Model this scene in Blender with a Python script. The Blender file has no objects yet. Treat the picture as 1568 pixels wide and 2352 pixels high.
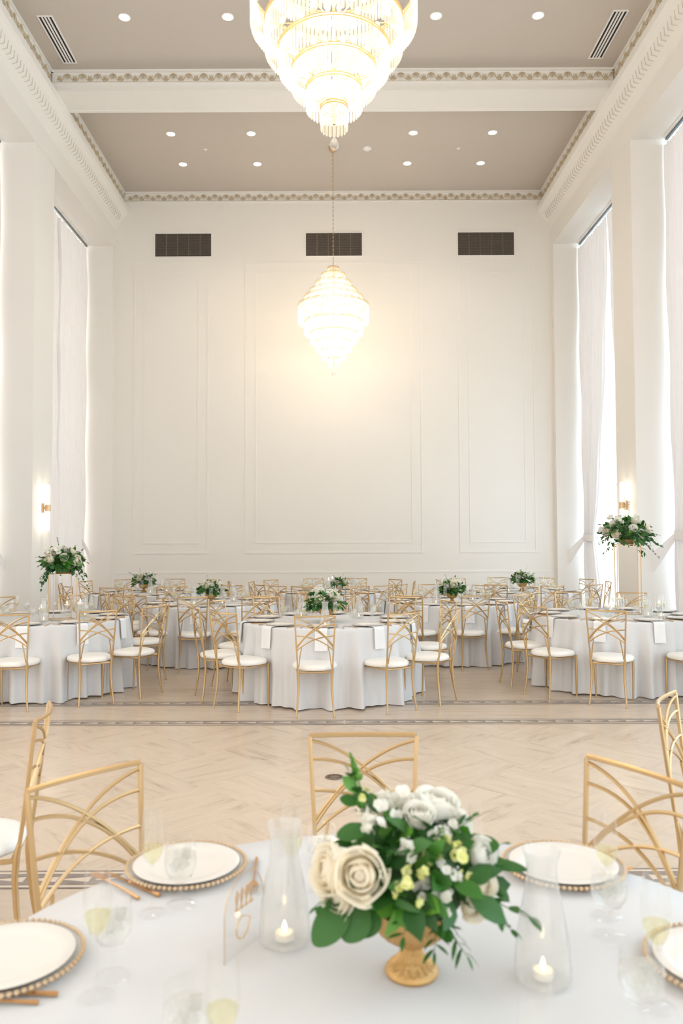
import bpy, math, random
from math import pi, sin, cos, radians, atan2, hypot, sqrt
from mathutils import Vector, Matrix, Euler

# ------------------------------------------------------------------ camera, world, exposure
scene = bpy.context.scene
col = scene.collection
EYE = 1.59
cam_data = bpy.data.cameras.new('camera')
cam = bpy.data.objects.new('camera', cam_data)
col.objects.link(cam)
scene.camera = cam
cam_data.sensor_fit = 'VERTICAL'
cam_data.sensor_height = 36.0
cam_data.lens = 28.0
cam_data.shift_x = 19 / 2352
cam_data.clip_start = 0.05
cam_data.dof.use_dof = True
cam_data.dof.focus_distance = 8.2
cam_data.dof.aperture_fstop = 3.6
PITCH = math.atan(69 / 1829)
cam.matrix_world = (Matrix.Translation((0, 0, EYE)) @ Matrix.Rotation(pi / 2 + PITCH, 4, 'X')
                    @ Matrix.Rotation(-radians(0.25), 4, 'Z'))

scene.view_settings.view_transform = 'Standard'
scene.view_settings.look = 'None'
scene.view_settings.gamma = 1.0
scene.view_settings.use_curve_mapping = False
scene.view_settings.exposure = 0.07
scene.cycles.use_denoising = True
scene.cycles.max_bounces = 10
scene.cycles.diffuse_bounces = 5
scene.cycles.glossy_bounces = 3
scene.cycles.transmission_bounces = 4
scene.cycles.transparent_max_bounces = 24
scene.cycles.caustics_reflective = False
scene.cycles.caustics_refractive = False
scene.cycles.sample_clamp_indirect = 6.0

SKY = 1.86           # overcast daylight outside the windows
world = bpy.data.worlds.new('world')
scene.world = world
world.use_nodes = True
world.node_tree.nodes['Background'].inputs[0].default_value = (1.0, 0.955, 0.895, 1)
world.node_tree.nodes['Background'].inputs[1].default_value = SKY
CHAND_W = 32         # watts of each of the three bulbs clusters in a chandelier
DOWN_W = 48          # watts of each ceiling downlight
DAY_W = 150         # skylight entering through each tall window

XL, XR = -4.36, 4.40      # pier faces
YB, YF = 15.8, -4.4       # back wall, open end behind the camera
ZC = 8.65                 # ceiling
ZS = 7.5                  # underside of the lintels
PIERS = [(-4.4, -3.9), (-0.85, -0.05), (3.25, 4.05), (7.4, 8.2), (11.53, 12.33), (15.65, 15.8)]

def area(name, loc, rot, sx, sy, w, color=(1, 1, 1), portal=False):
    d = bpy.data.lights.new(name, 'AREA')
    d.shape = 'RECTANGLE'; d.size = sx; d.size_y = sy; d.energy = w; d.color = color
    if portal:
        d.cycles.is_portal = True
    o = bpy.data.objects.new(name, d)
    o.location = loc; o.rotation_euler = rot
    col.objects.link(o)
    return o

for i in range(5):
    y0, y1 = PIERS[i][1], PIERS[i + 1][0]
    # daylight enters at the glass plane of every bay; sky panels stand outside the glass
    area('window_daylight', (XR + 1.25, (y0 + y1) / 2, 3.9), (0, radians(90), 0), 6.9, y1 - y0, DAY_W, (0.42, 0.74, 1.0))
    area('window_daylight', (XL - 1.25, (y0 + y1) / 2, 3.9), (0, radians(-90), 0), 6.9, y1 - y0, DAY_W * 0.34, (1.0, 0.93, 0.83))
area('open_end_fill_portal', (0.02, YF - 0.05, 4.3), (radians(90), 0, 0), 8.6, 8.4, 0, portal=True)  # hall end left open to add frontal fill; this portal samples the sky there

# ------------------------------------------------------------------ materials
def nodes_of(m):
    return m.node_tree.nodes, m.node_tree.links
def pbr(name, color, rough=0.6, metal=0.0, **kw):
    m = bpy.data.materials.new(name); m.use_nodes = True
    b = m.node_tree.nodes['Principled BSDF']
    b.inputs['Base Color'].default_value = (*color, 1)
    b.inputs['Roughness'].default_value = rough
    b.inputs['Metallic'].default_value = metal
    for k, v in kw.items():
        b.inputs[k.replace('_', ' ')].default_value = v
    return m
def noisy(name, c1, c2, scale, rough=0.6, metal=0.0, bump=0.0, detail=4, stretch=(1, 1, 1), bscale=None):
    m = pbr(name, c1, rough, metal)
    N, L = nodes_of(m); b = N['Principled BSDF']
    tc = N.new('ShaderNodeTexCoord'); mp = N.new('ShaderNodeMapping'); mp.inputs['Scale'].default_value = stretch
    no = N.new('ShaderNodeTexNoise'); no.inputs['Scale'].default_value = scale; no.inputs['Detail'].default_value = detail
    mx = N.new('ShaderNodeMix'); mx.data_type = 'RGBA'
    mx.inputs[6].default_value = (*c1, 1); mx.inputs[7].default_value = (*c2, 1)
    L.new(tc.outputs['Object'], mp.inputs[0]); L.new(mp.outputs[0], no.inputs['Vector'])
    L.new(no.outputs['Fac'], mx.inputs[0]); L.new(mx.outputs[2], b.inputs['Base Color'])
    if bump:
        bp = N.new('ShaderNodeBump'); bp.inputs['Strength'].default_value = bump; bp.inputs['Distance'].default_value = 0.01
        n2 = N.new('ShaderNodeTexNoise'); n2.inputs['Scale'].default_value = bscale or scale * 3
        L.new(tc.outputs['Object'], n2.inputs['Vector'])
        L.new(n2.outputs['Fac'], bp.inputs['Height']); L.new(bp.outputs[0], b.inputs['Normal'])
    return m
def emit(name, color, strength, sample=True):
    m = bpy.data.materials.new(name); m.use_nodes = True
    N, L = nodes_of(m); N.clear()
    e = N.new('ShaderNodeEmission'); o = N.new('ShaderNodeOutputMaterial')
    e.inputs[0].default_value = (*color, 1); e.inputs[1].default_value = strength
    L.new(e.outputs[0], o.inputs[0])
    if not sample:
        m.cycles.emission_sampling = 'NONE'
    return m
def thin_glass(name, tint=(0.993, 0.994, 0.993), rough=0.02, ior=1.45, body=None, body_fac=0.0, glow=None, glow_s=0):
    """clear sheet: transparent with a fresnel gloss, optionally a little frosted body and glow"""
    m = bpy.data.materials.new(name); m.use_nodes = True
    N, L = nodes_of(m); N.clear()
    o = N.new('ShaderNodeOutputMaterial'); t = N.new('ShaderNodeBsdfTransparent'); g = N.new('ShaderNodeBsdfGlossy')
    lw = N.new('ShaderNodeLayerWeight'); lw.inputs[0].default_value = 0.5; mx = N.new('ShaderNodeMixShader')
    pw = N.new('ShaderNodeMath'); pw.operation = 'POWER'; pw.inputs[1].default_value = 4.5; L.new(lw.outputs['Facing'], pw.inputs[0])
    f = N.new('ShaderNodeMath'); f.operation = 'MULTIPLY_ADD'; f.inputs[1].default_value = 0.55; f.inputs[2].default_value = ((ior - 1) / (ior + 1)) ** 2 * 1.2
    L.new(pw.outputs[0], f.inputs[0])
    t.inputs[0].default_value = (*tint, 1); g.inputs['Roughness'].default_value = rough
    g.inputs[0].default_value = (1, 1, 1, 1)
    L.new(f.outputs[0], mx.inputs[0]); L.new(t.outputs[0], mx.inputs[1]); L.new(g.outputs[0], mx.inputs[2])
    last = mx.outputs[0]
    if body:
        d = N.new('ShaderNodeBsdfDiffuse'); tr = N.new('ShaderNodeBsdfTranslucent'); a = N.new('ShaderNodeMixShader')
        d.inputs[0].default_value = (*body, 1); tr.inputs[0].default_value = (*body, 1); a.inputs[0].default_value = 0.5
        L.new(d.outputs[0], a.inputs[1]); L.new(tr.outputs[0], a.inputs[2])
        m2 = N.new('ShaderNodeMixShader'); m2.inputs[0].default_value = body_fac
        L.new(last, m2.inputs[1]); L.new(a.outputs[0], m2.inputs[2]); last = m2.outputs[0]
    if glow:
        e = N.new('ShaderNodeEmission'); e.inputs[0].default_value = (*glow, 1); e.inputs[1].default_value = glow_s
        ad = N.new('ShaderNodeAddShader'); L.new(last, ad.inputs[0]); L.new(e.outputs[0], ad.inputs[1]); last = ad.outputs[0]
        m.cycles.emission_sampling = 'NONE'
    L.new(last, o.inputs[0])
    return m
def cloth(name, color, trans=0.2, bump=0.15, bscale=900):
    m = bpy.data.materials.new(name); m.use_nodes = True
    N, L = nodes_of(m); N.clear()
    o = N.new('ShaderNodeOutputMaterial'); d = N.new('ShaderNodeBsdfDiffuse'); tr = N.new('ShaderNodeBsdfTranslucent'); a = N.new('ShaderNodeMixShader')
    d.inputs[0].default_value = (*color, 1); tr.inputs[0].default_value = (*color, 1); a.inputs[0].default_value = trans
    L.new(d.outputs[0], a.inputs[1]); L.new(tr.outputs[0], a.inputs[2]); L.new(a.outputs[0], o.inputs[0])
    tc = N.new('ShaderNodeTexCoord'); no = N.new('ShaderNodeTexNoise'); no.inputs['Scale'].default_value = bscale
    bp = N.new('ShaderNodeBump'); bp.inputs['Strength'].default_value = bump; bp.inputs['Distance'].default_value = 0.001
    L.new(tc.outputs['Object'], no.inputs['Vector']); L.new(no.outputs['Fac'], bp.inputs['Height']); L.new(bp.outputs[0], d.inputs['Normal'])
    return m
def leafy(name, c1, c2, rough=0.45, trans=0.22):
    m = pbr(name, c1, rough)
    N, L = nodes_of(m); b = N['Principled BSDF']
    ge = N.new('ShaderNodeNewGeometry'); mx = N.new('ShaderNodeMix'); mx.data_type = 'RGBA'
    mx.inputs[6].default_value = (*c1, 1); mx.inputs[7].default_value = (*c2, 1)
    L.new(ge.outputs['Random Per Island'], mx.inputs[0]); L.new(mx.outputs[2], b.inputs['Base Color'])
    tr = N.new('ShaderNodeBsdfTranslucent'); ms = N.new('ShaderNodeMixShader'); ms.inputs[0].default_value = trans
    L.new(mx.outputs[2], tr.inputs[0])
    L.new(b.outputs[0], ms.inputs[1]); L.new(tr.outputs[0], ms.inputs[2]); L.new(ms.outputs[0], N['Material Output'].inputs[0])
    return m

M = {}
M['wall'] = noisy('warm_white_plaster', (0.80, 0.775, 0.735), (0.83, 0.805, 0.765), 0.6, 0.75, bump=0.05, bscale=40)
M['trim'] = noisy('white_plaster_trim', (0.81, 0.79, 0.75), (0.84, 0.82, 0.78), 1.0, 0.65)
M['ceiling'] = noisy('greige_ceiling_paint', (0.545, 0.49, 0.43), (0.57, 0.515, 0.455), 0.8, 0.9)
M['ornament'] = noisy('antique_gold_ornament', (0.52, 0.41, 0.26), (0.62, 0.51, 0.35), 9, 0.6, 0.1)
M['relief_shade'] = noisy('shaded_plaster_relief', (0.66, 0.62, 0.55), (0.72, 0.68, 0.61), 5, 0.7)  # darker copy of the trim plaster, shade of the chevrons put into the colour
M['gold'] = noisy('brushed_gold_metal', (0.56, 0.385, 0.195), (0.64, 0.46, 0.25), 14, 0.34, 0.82)
M['gold_stand'] = noisy('pale_gold_metal', (0.64, 0.43, 0.24), (0.72, 0.51, 0.31), 6, 0.35, 0.7)
M['copper'] = noisy('rose_gold_cutlery', (0.62, 0.33, 0.13), (0.72, 0.42, 0.20), 20, 0.3, 0.9)
M['bowl_gold'] = noisy('hammered_gold_bowl', (0.46, 0.27, 0.09), (0.62, 0.39, 0.16), 30, 0.45, 0.55, bump=0.2, bscale=120)
M['vinyl'] = noisy('white_vinyl_seat', (0.86, 0.83, 0.78), (0.88, 0.85, 0.81), 3, 0.45)
M['linen'] = cloth('white_tablecloth_linen', (0.775, 0.773, 0.782), 0.12)
M['napkin'] = cloth('white_napkin_cloth', (0.90, 0.90, 0.905), 0.1)
M['sheer'] = cloth('white_sheer_drapery', (0.86, 0.835, 0.83), 0.09, 0.05, 300)
M['dark_wood'] = noisy('dark_table_leg', (0.05, 0.045, 0.04), (0.09, 0.08, 0.07), 8, 0.6)
M['plywood'] = noisy('folding_table_top', (0.45, 0.33, 0.2), (0.5, 0.38, 0.24), 4, 0.6, stretch=(1, 8, 1))
M['china'] = noisy('white_china', (0.79, 0.74, 0.69), (0.81, 0.76, 0.71), 2, 0.12)
M['charger'] = thin_glass('clear_charger_glass', (0.985, 0.98, 0.97), 0.05, 1.4, (0.88, 0.84, 0.79), 0.35)
M['bead'] = noisy('gold_charger_beads', (0.55, 0.38, 0.22), (0.66, 0.50, 0.33), 30, 0.3, 0.6)
M['bead_far'] = noisy('pewter_charger_beads', (0.42, 0.38, 0.34), (0.55, 0.51, 0.47), 30, 0.35, 0.5)
M['glass'] = thin_glass('stemware_glass')
M['pane'] = thin_glass('window_glass', (0.98, 0.99, 1.0), 0.0, 1.2)
M['wine'] = thin_glass('white_wine', (0.955, 0.935, 0.80), 0.03, 1.33, (0.88, 0.85, 0.62), 0.06)
M['water'] = thin_glass('iced_water', (0.965, 0.965, 0.955), 0.08, 1.33, (0.93, 0.92, 0.9), 0.10)
M['clearwater'] = thin_glass('clear_water', (0.96, 0.975, 0.975), 0.03, 1.33, (0.9, 0.92, 0.92), 0.08)
M['frost'] = thin_glass('ribbed_frosted_glass', (0.965, 0.965, 0.96), 0.12, 1.45, (0.92, 0.91, 0.9), 0.14)
M['acrylic'] = thin_glass('clear_acrylic', (0.965, 0.965, 0.965), 0.02, 1.4)
M['wax'] = pbr('ivory_candle_wax', (0.92, 0.85, 0.74), 0.5, Subsurface_Weight=0.3)
M['flame'] = emit('candle_flame', (1.0, 0.72, 0.36), 14, False)
M['dark'] = pbr('painted_recess_shade', (0.02, 0.018, 0.016), 0.8)  # near-black sheets stand in for the shade inside vents and diffuser slots
M['grille'] = noisy('aged_bronze_grille', (0.22, 0.18, 0.15), (0.30, 0.25, 0.21), 12, 0.6, 0.2)
M['whitemetal'] = noisy('white_painted_metal', (0.82, 0.80, 0.78), (0.85, 0.83, 0.81), 6, 0.4)
M['track'] = noisy('dark_aluminium_track', (0.10, 0.12, 0.12), (0.2, 0.22, 0.22), 20, 0.35, 0.6)
M['lens'] = emit('downlight_lens', (1.0, 0.93, 0.82), 9)
M['sconce_tube'] = emit('sconce_tube_glow', (1.0, 0.90, 0.74), 5)
M['crystal'] = thin_glass('lit_crystal_prism', (1.0, 0.975, 0.93), 0.06, 1.5, (1.0, 0.93, 0.82), 0.09, (1.0, 0.88, 0.70), 0.13)  # faint emission added to the prisms stands in for bulb light passing through
M['crystal_ball'] = thin_glass('crystal_ball_glass', (0.93, 0.93, 0.92), 0.03, 1.6, (0.9, 0.9, 0.9), 0.1)
M['bulb'] = emit('chandelier_bulb', (1.0, 0.86, 0.62), 26, False)
M['leaf'] = leafy('dark_green_leaves', (0.012, 0.075, 0.010), (0.045, 0.17, 0.022))
M['leaf2'] = leafy('bright_green_leaves', (0.05, 0.20, 0.015), (0.13, 0.33, 0.035))
M['leaf3'] = leafy('grey_green_leaves', (0.035, 0.11, 0.05), (0.10, 0.22, 0.11))
M['stem'] = noisy('green_stem', (0.06, 0.14, 0.03), (0.1, 0.2, 0.05), 20, 0.6)
M['rose'] = noisy('ivory_rose_petals', (0.90, 0.83, 0.68), (0.92, 0.87, 0.76), 20, 0.55, Subsurface=0) if False else leafy('ivory_rose_petals', (0.95, 0.88, 0.73), (0.96, 0.92, 0.83), 0.6, 0.42)
M['whiteflower'] = leafy('white_blossom_petals', (0.90, 0.88, 0.80), (0.94, 0.93, 0.90), 0.6, 0.42)
M['yellowflower'] = leafy('pale_yellow_snapdragon', (0.72, 0.75, 0.26), (0.86, 0.85, 0.48), 0.6)
M['foam'] = noisy('floral_foam', (0.02, 0.06, 0.015), (0.05, 0.12, 0.03), 40, 0.9)
M['inlay_dark'] = noisy('grey_brown_marble_inlay', (0.17, 0.13, 0.11), (0.30, 0.25, 0.22), 16, 0.3)
M['inlay_light'] = noisy('cream_marble_inlay', (0.60, 0.49, 0.39), (0.68, 0.57, 0.46), 6, 0.3)
M['bronze'] = noisy('dark_bronze_drain', (0.12, 0.09, 0.07), (0.24, 0.18, 0.14), 60, 0.4, 0.6)

# polished travertine laid in broad slabs set on the diagonal between the inlaid borders
def floor_material():
    m = pbr('polished_travertine', (0.6, 0.5, 0.4), 0.23)
    N, L = nodes_of(m); b = N['Principled BSDF']
    tc = N.new('ShaderNodeTexCoord')
    def mth(op, a, bb=None):
        n = N.new('ShaderNodeMath'); n.operation = op
        for i, v in enumerate((a, bb)):
            if v is None: continue
            if isinstance(v, (int, float)): n.inputs[i].default_value = v
            else: L.new(v, n.inputs[i])
        return n.outputs[0]
    sep = N.new('ShaderNodeSeparateXYZ'); L.new(tc.outputs['Object'], sep.inputs[0])
    x, y = sep.outputs[0], sep.outputs[1]
    u = mth('MULTIPLY', mth('ADD', x, y), 0.70711); v = mth('MULTIPLY', mth('SUBTRACT', y, x), 0.70711)
    S = 0.62
    # slabs: alternate grain direction in a basket of S x S cells
    cu = mth('FLOOR', mth('DIVIDE', u, S)); cv = mth('FLOOR', mth('DIVIDE', v, S))
    par = mth('ABSOLUTE', mth('MODULO', mth('ADD', cu, cv), 2.0))
    inzone = mth('MULTIPLY', mth('GREATER_THAN', y, 3.93), mth('LESS_THAN', y, 6.95))
    def veins(a, bb, seed):
        c = N.new('ShaderNodeCombineXYZ'); L.new(a, c.inputs[0]); L.new(bb, c.inputs[1]); c.inputs[2].default_value = seed
        mp = N.new('ShaderNodeMapping'); mp.inputs['Scale'].default_value = (1.3, 7, 1); L.new(c.outputs[0], mp.inputs[0])
        n = N.new('ShaderNodeTexNoise'); n.inputs['Scale'].default_value = 1.3; n.inputs['Detail'].default_value = 9; n.inputs['Roughness'].default_value = 0.68
        n.inputs['Distortion'].default_value = 0.9
        L.new(mp.outputs[0], n.inputs['Vector']); return n.outputs['Fac']
    va = veins(u, v, 0.0); vb = veins(v, u, 5.0); vs = veins(x, y, 9.0)
    def mixf(f, a, bb):
        n = N.new('ShaderNodeMix'); n.data_type = 'FLOAT'; L.new(f, n.inputs[0]); L.new(a, n.inputs[2]); L.new(bb, n.inputs[3]); return n.outputs[0]
    vein = mixf(inzone, vs, mixf(par, va, vb))
    cr = N.new('ShaderNodeValToRGB'); L.new(vein, cr.inputs[0])
    e = cr.color_ramp.elements
    e[0].position = 0.27; e[0].color = (0.36, 0.275, 0.225, 1)
    e[1].position = 0.72; e[1].color = (0.71, 0.61, 0.515, 1)
    for p, c in ((0.36, (0.57, 0.465, 0.375, 1)), (0.44, (0.645, 0.54, 0.445, 1)), (0.58, (0.68, 0.575, 0.475, 1))):
        k = e.new(p); k.color = c
    # slab tone and joints
    wn = N.new('ShaderNodeTexWhiteNoise'); wn.noise_dimensions = '2D'; cc = N.new('ShaderNodeCombineXYZ'); L.new(cu, cc.inputs[0]); L.new(cv, cc.inputs[1]); L.new(cc.outputs[0], wn.inputs['Vector'])
    tone = mth('ADD', mth('MULTIPLY', mth('MULTIPLY', wn.outputs['Value'], inzone), 0.05), 0.95)
    fu = mth('ABSOLUTE', mth('SUBTRACT', mth('FRACT', mth('DIVIDE', u, S)), 0.5)); fv = mth('ABSOLUTE', mth('SUBTRACT', mth('FRACT', mth('DIVIDE', v, S)), 0.5))
    jd = mth('GREATER_THAN', mth('MAXIMUM', fu, fv), 0.4965)
    fx = mth('ABSOLUTE', mth('SUBTRACT', mth('FRACT', mth('DIVIDE', x, 1.25)), 0.5))
    js = mth('GREATER_THAN', fx, 0.4982)
    joint = mixf(inzone, js, jd)
    f2 = mth('MULTIPLY', tone, mth('SUBTRACT', 1.0, mth('MULTIPLY', joint, 0.08)))
    # dark pits and pinkish clouds
    n3 = N.new('ShaderNodeTexNoise'); n3.inputs['Scale'].default_value = 7; n3.inputs['Detail'].default_value = 8; n3.inputs['Roughness'].default_value = 0.75
    mp3 = N.new('ShaderNodeMapping'); mp3.inputs['Scale'].default_value = (1, 2.2, 1); L.new(tc.outputs['Object'], mp3.inputs[0]); L.new(mp3.outputs[0], n3.inputs['Vector'])
    pit = mth('MULTIPLY', mth('GREATER_THAN', mth('SUBTRACT', 1.0, n3.outputs['Fac']), 0.655), 0.30)
    f3 = mth('MULTIPLY', f2, mth('SUBTRACT', 1.0, pit))
    vm = N.new('ShaderNodeVectorMath'); vm.operation = 'SCALE'; wm = N.new('ShaderNodeVectorMath'); wm.operation = 'MULTIPLY'; wm.inputs[1].default_value = (0.92, 0.875, 0.825); L.new(cr.outputs[0], wm.inputs[0]); L.new(wm.outputs[0], vm.inputs[0]); L.new(f3, vm.inputs['Scale'])
    L.new(vm.outputs[0], b.inputs['Base Color'])
    return m
M['floor'] = floor_material()

# ------------------------------------------------------------------ mesh helpers
class MB:
    def __init__(s): s.v = []; s.f = []; s.mi = []; s.cur = 0
    def add(s, vs, fs):
        o = len(s.v); s.v += [tuple(p) for p in vs]
        for f in fs: s.f.append(tuple(i + o for i in f)); s.mi.append(s.cur)
    def box(s, x0, x1, y0, y1, z0, z1):
        v = [(x, y, z) for x in (x0, x1) for y in (y0, y1) for z in (z0, z1)]
        s.add(v, [(0, 1, 3, 2), (4, 6, 7, 5), (0, 4, 5, 1), (2, 3, 7, 6), (0, 2, 6, 4), (1, 5, 7, 3)])
    def tube(s, pts, r, n=8, caps=True):
        P = [Vector(p) for p in pts]; R = r if isinstance(r, (list, tuple)) else [r] * len(P)
        t0 = (P[1] - P[0]).normalized(); a = Vector((0, 0, 1)) if abs(t0.z) < 0.9 else Vector((0, 1, 0))
        nrm = t0.cross(a).normalized(); vs = []; fs = []
        for i, p in enumerate(P):
            t = (P[min(i + 1, len(P) - 1)] - P[max(i - 1, 0)]).normalized()
            nrm = (nrm - t * nrm.dot(t)).normalized(); bn = t.cross(nrm)
            for k in range(n):
                an = 2 * pi * k / n + pi / n
                vs.append(p + (nrm * cos(an) + bn * sin(an)) * R[i])
        for i in range(len(P) - 1):
            for k in range(n):
                a0, a1 = i * n + k, i * n + (k + 1) % n
                fs.append((a0, a1, a1 + n, a0 + n))
        if caps: fs.append(tuple(range(n - 1, -1, -1))); fs.append(tuple((len(P) - 1) * n + k for k in range(n)))
        s.add(vs, fs)
    def lathe(s, prof, n=32, c=(0, 0, 0), flute=0.0, nfl=0, closed=False):
        vs = []; fs = []
        for (r, z) in prof:
            for k in range(n):
                a = 2 * pi * k / n; rr = r * (1 + flute * cos(nfl * a)) if flute else r
                vs.append((c[0] + rr * cos(a), c[1] + rr * sin(a), c[2] + z))
        m = len(prof)
        for i in range(m - 1):
            for k in range(n):
                a0, a1 = i * n + k, i * n + (k + 1) % n
                fs.append((a0, a1, a1 + n, a0 + n))
        if closed:
            for k in range(n):
                a0, a1 = (m - 1) * n + k, (m - 1) * n + (k + 1) % n
                fs.append((a0, a1, (k + 1) % n, k))
        s.add(vs, fs)
    def disc(s, r, z, n=32, c=(0, 0), up=True):
        v = [(c[0] + r * cos(2 * pi * k / n), c[1] + r * sin(2 * pi * k / n), z) for k in range(n)]
        s.add(v, [tuple(range(n)) if up else tuple(range(n - 1, -1, -1))])
    def grid(s, fn, nu, nv, wrap=False):
        vs = [fn(i / nu, j / nv) for j in range(nv + 1) for i in range(nu + (0 if wrap else 1))]
        w = nu if wrap else nu + 1
        fs = []
        for j in range(nv):
            for i in range(nu):
                a = j * w + i; b = j * w + (i + 1) % w
                fs.append((a, b, b + w, a + w))
        s.add(vs, fs)
    def sphere(s, c, r, nu=12, nv=8, sq=(1, 1, 1)):
        vs = [(c[0], c[1], c[2] - r * sq[2])]; fs = []
        for j in range(1, nv):
            t = -pi / 2 + pi * j / nv
            for i in range(nu):
                a = 2 * pi * i / nu
                vs.append((c[0] + r * sq[0] * cos(t) * cos(a), c[1] + r * sq[1] * cos(t) * sin(a), c[2] + r * sq[2] * sin(t)))
        vs.append((c[0], c[1], c[2] + r * sq[2])); T = len(vs) - 1
        for i in range(nu):
            fs.append((0, 1 + (i + 1) % nu, 1 + i))
            for j in range(nv - 2):
                a = 1 + j * nu + i; b = 1 + j * nu + (i + 1) % nu
                fs.append((a, b, b + nu, a + nu))
            fs.append((T, 1 + (nv - 2) * nu + i, 1 + (nv - 2) * nu + (i + 1) % nu))
        s.add(vs, fs)
    def xform(s, mat, start=0):
        s.v = s.v[:start] + [tuple(mat @ Vector(p)) for p in s.v[start:]]
    def build(s, name, mat, parent=None, smooth=True, angle=38):
        me = bpy.data.meshes.new(name); me.from_pydata(s.v, [], s.f)
        mats = mat if isinstance(mat, (list, tuple)) else [mat]
        for m in mats: me.materials.append(m)
        if len(mats) > 1: me.polygons.foreach_set('material_index', s.mi)
        if smooth:
            me.polygons.foreach_set('use_smooth', [True] * len(me.polygons))
            me.set_sharp_from_angle(angle=radians(angle))
        me.update()
        o = bpy.data.objects.new(name, me); col.objects.link(o)
        if parent: o.parent = parent
        return o

def struct(name, mb, mat, parent=None, smooth=False):
    o = mb.build(name, mat, parent, smooth)
    if parent is None: o['kind'] = 'structure'
    return o
def empty(name):
    o = bpy.data.objects.new(name, None); o.empty_display_size = 0.1; col.objects.link(o); return o
def tag(o, label, cat, group=None):
    o['label'] = label; o['category'] = cat
    if group: o['group'] = group
    return o
def copy_tree(o, parent=None):
    c = o.copy(); col.objects.link(c); c.parent = parent
    for ch in o.children: copy_tree(ch, c)
    return c
CACHE = {}
def place(kind, builder, loc, rz, label, cat, group=None, scale=1.0):
    if kind not in CACHE:
        o = CACHE[kind] = builder()
    else:
        src = CACHE[kind]; kids = list(src.children)
        o = src.copy(); col.objects.link(o)
        for ch in kids: copy_tree(ch, o)
    o.location = loc; o.rotation_euler = (0, 0, rz); o.scale = (scale,) * 3
    if 'group' in o: del o['group']
    return tag(o, label, cat, group)

# ------------------------------------------------------------------ room shell
m = MB(); m.box(-6.2, 6.2, YF, YB + 0.3, -0.15, 0)
struct('floor', m, M['floor'])

def side_profile(sx, X0):
    return [(X0 + sx * .001, ZS + .001), (X0 - sx * .012, ZS + .001), (X0 - sx * .012, 7.88), (X0 + .03 * -sx, 7.92), (X0 - sx * .06, 7.97), (X0 - sx * .085, 8.0), (X0 - sx * .17, 8.13),
            (X0 - sx * .20, 8.155), (X0 - sx * .225, 8.19), (X0 - sx * .264, 8.22), (X0 - sx * .264, 8.33), (X0 - sx * .21, 8.345), (X0 - sx * .19, 8.38), (X0 - sx * .175, 8.385), (X0 - sx * .175, ZC + .02)]
for side, sx, X0 in (('left', -1, XL), ('right', 1, XR)):
    Xo = X0 + sx * 0.55; Xw = X0 + sx * 0.86
    w = MB()
    for (y0, y1) in PIERS:
        w.box(min(X0, Xw), max(X0, Xw), y0, y1, 0, ZS)
    w.box(min(X0, Xw), max(X0, Xw), YF, YB, ZS, ZC + .02)          # lintel block over the bays
    for i in range(5):                                             # low wall under the glass and a strip above it
        y0, y1 = PIERS[i][1], PIERS[i + 1][0]
        w.box(min(X0 + sx * .70, Xw), max(X0 + sx * .70, Xw), y0, y1, 0, 0.28)
    struct('wall_' + side, w, M['wall'])
    # entablature: fascia, sloping chevron band, corona
    pr = side_profile(sx, X0); t = MB()
    vs = []; fs = []
    for y in (YF, YB):
        vs += [(x, y, z) for x, z in pr]
    n = len(pr)
    for k in range(n - 1): fs.append((k, k + 1, k + 1 + n, k + n))
    t.add(vs, fs)
    t.tube([(X0 - sx * .005, YF, 7.72), (X0 - sx * .005, YB, 7.72)], 0.006, 6)
    struct('trim_%d' % (1 if sx < 0 else 2), t, M['trim'])
    # chevron relief on the sloping band
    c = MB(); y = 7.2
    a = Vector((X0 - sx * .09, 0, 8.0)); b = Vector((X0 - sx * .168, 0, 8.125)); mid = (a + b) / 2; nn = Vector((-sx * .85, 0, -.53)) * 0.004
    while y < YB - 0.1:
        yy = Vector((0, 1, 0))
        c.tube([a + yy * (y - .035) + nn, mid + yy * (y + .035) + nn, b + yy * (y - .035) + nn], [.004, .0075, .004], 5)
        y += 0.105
    struct('trim_%d' % (3 if sx < 0 else 4), c, M['relief_shade'])

w = MB(); w.box(-5.3, 5.3, YB, YB + .3, 0, ZC + .3)
struct('wall_back', w, M['wall'])
w = MB(); w.box(-5.3, 5.3, YF, YB, ZC, ZC + .3)
struct('ceiling', w, M['ceiling'])
# beams
for i, y0 in enumerate((11.65, 7.55, 3.4, -0.7)):
    if y0 == 7.55: continue
    b = MB(); b.box(XL + .19, XR - .19, y0, y0 + .55, 8.33, ZC + .01)
    b.box(XL + .18, XR - .18, y0 - .012, y0 + .02, 8.322, 8.36); b.box(XL + .18, XR - .18, y0 + .50, y0 + .565, 8.315, 8.36)
    b.box(XL + .18, XR - .18, y0 - .02, y0, 8.455, 8.47); b.box(XL + .18, XR - .18, y0 - .03, y0, 8.615, ZC + .005)
    struct('trim_%d' % (5 + i), b, M['trim'])
# wall crown behind the frieze at the back wall
b = MB(); b.box(XL + .18, XR - .18, YB - .02, YB, 8.44, 8.46); b.box(XL + .18, XR - .18, YB - .035, YB, 8.615, ZC + .005)
for sx, X0 in ((-1, XL), (1, XR)):
    x = X0 - sx * .175
    b.box(min(x, x - sx * .03), max(x, x - sx * .03), YF, YB, 8.615, ZC + .005)
struct('trim_9', b, M['trim'])

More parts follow.
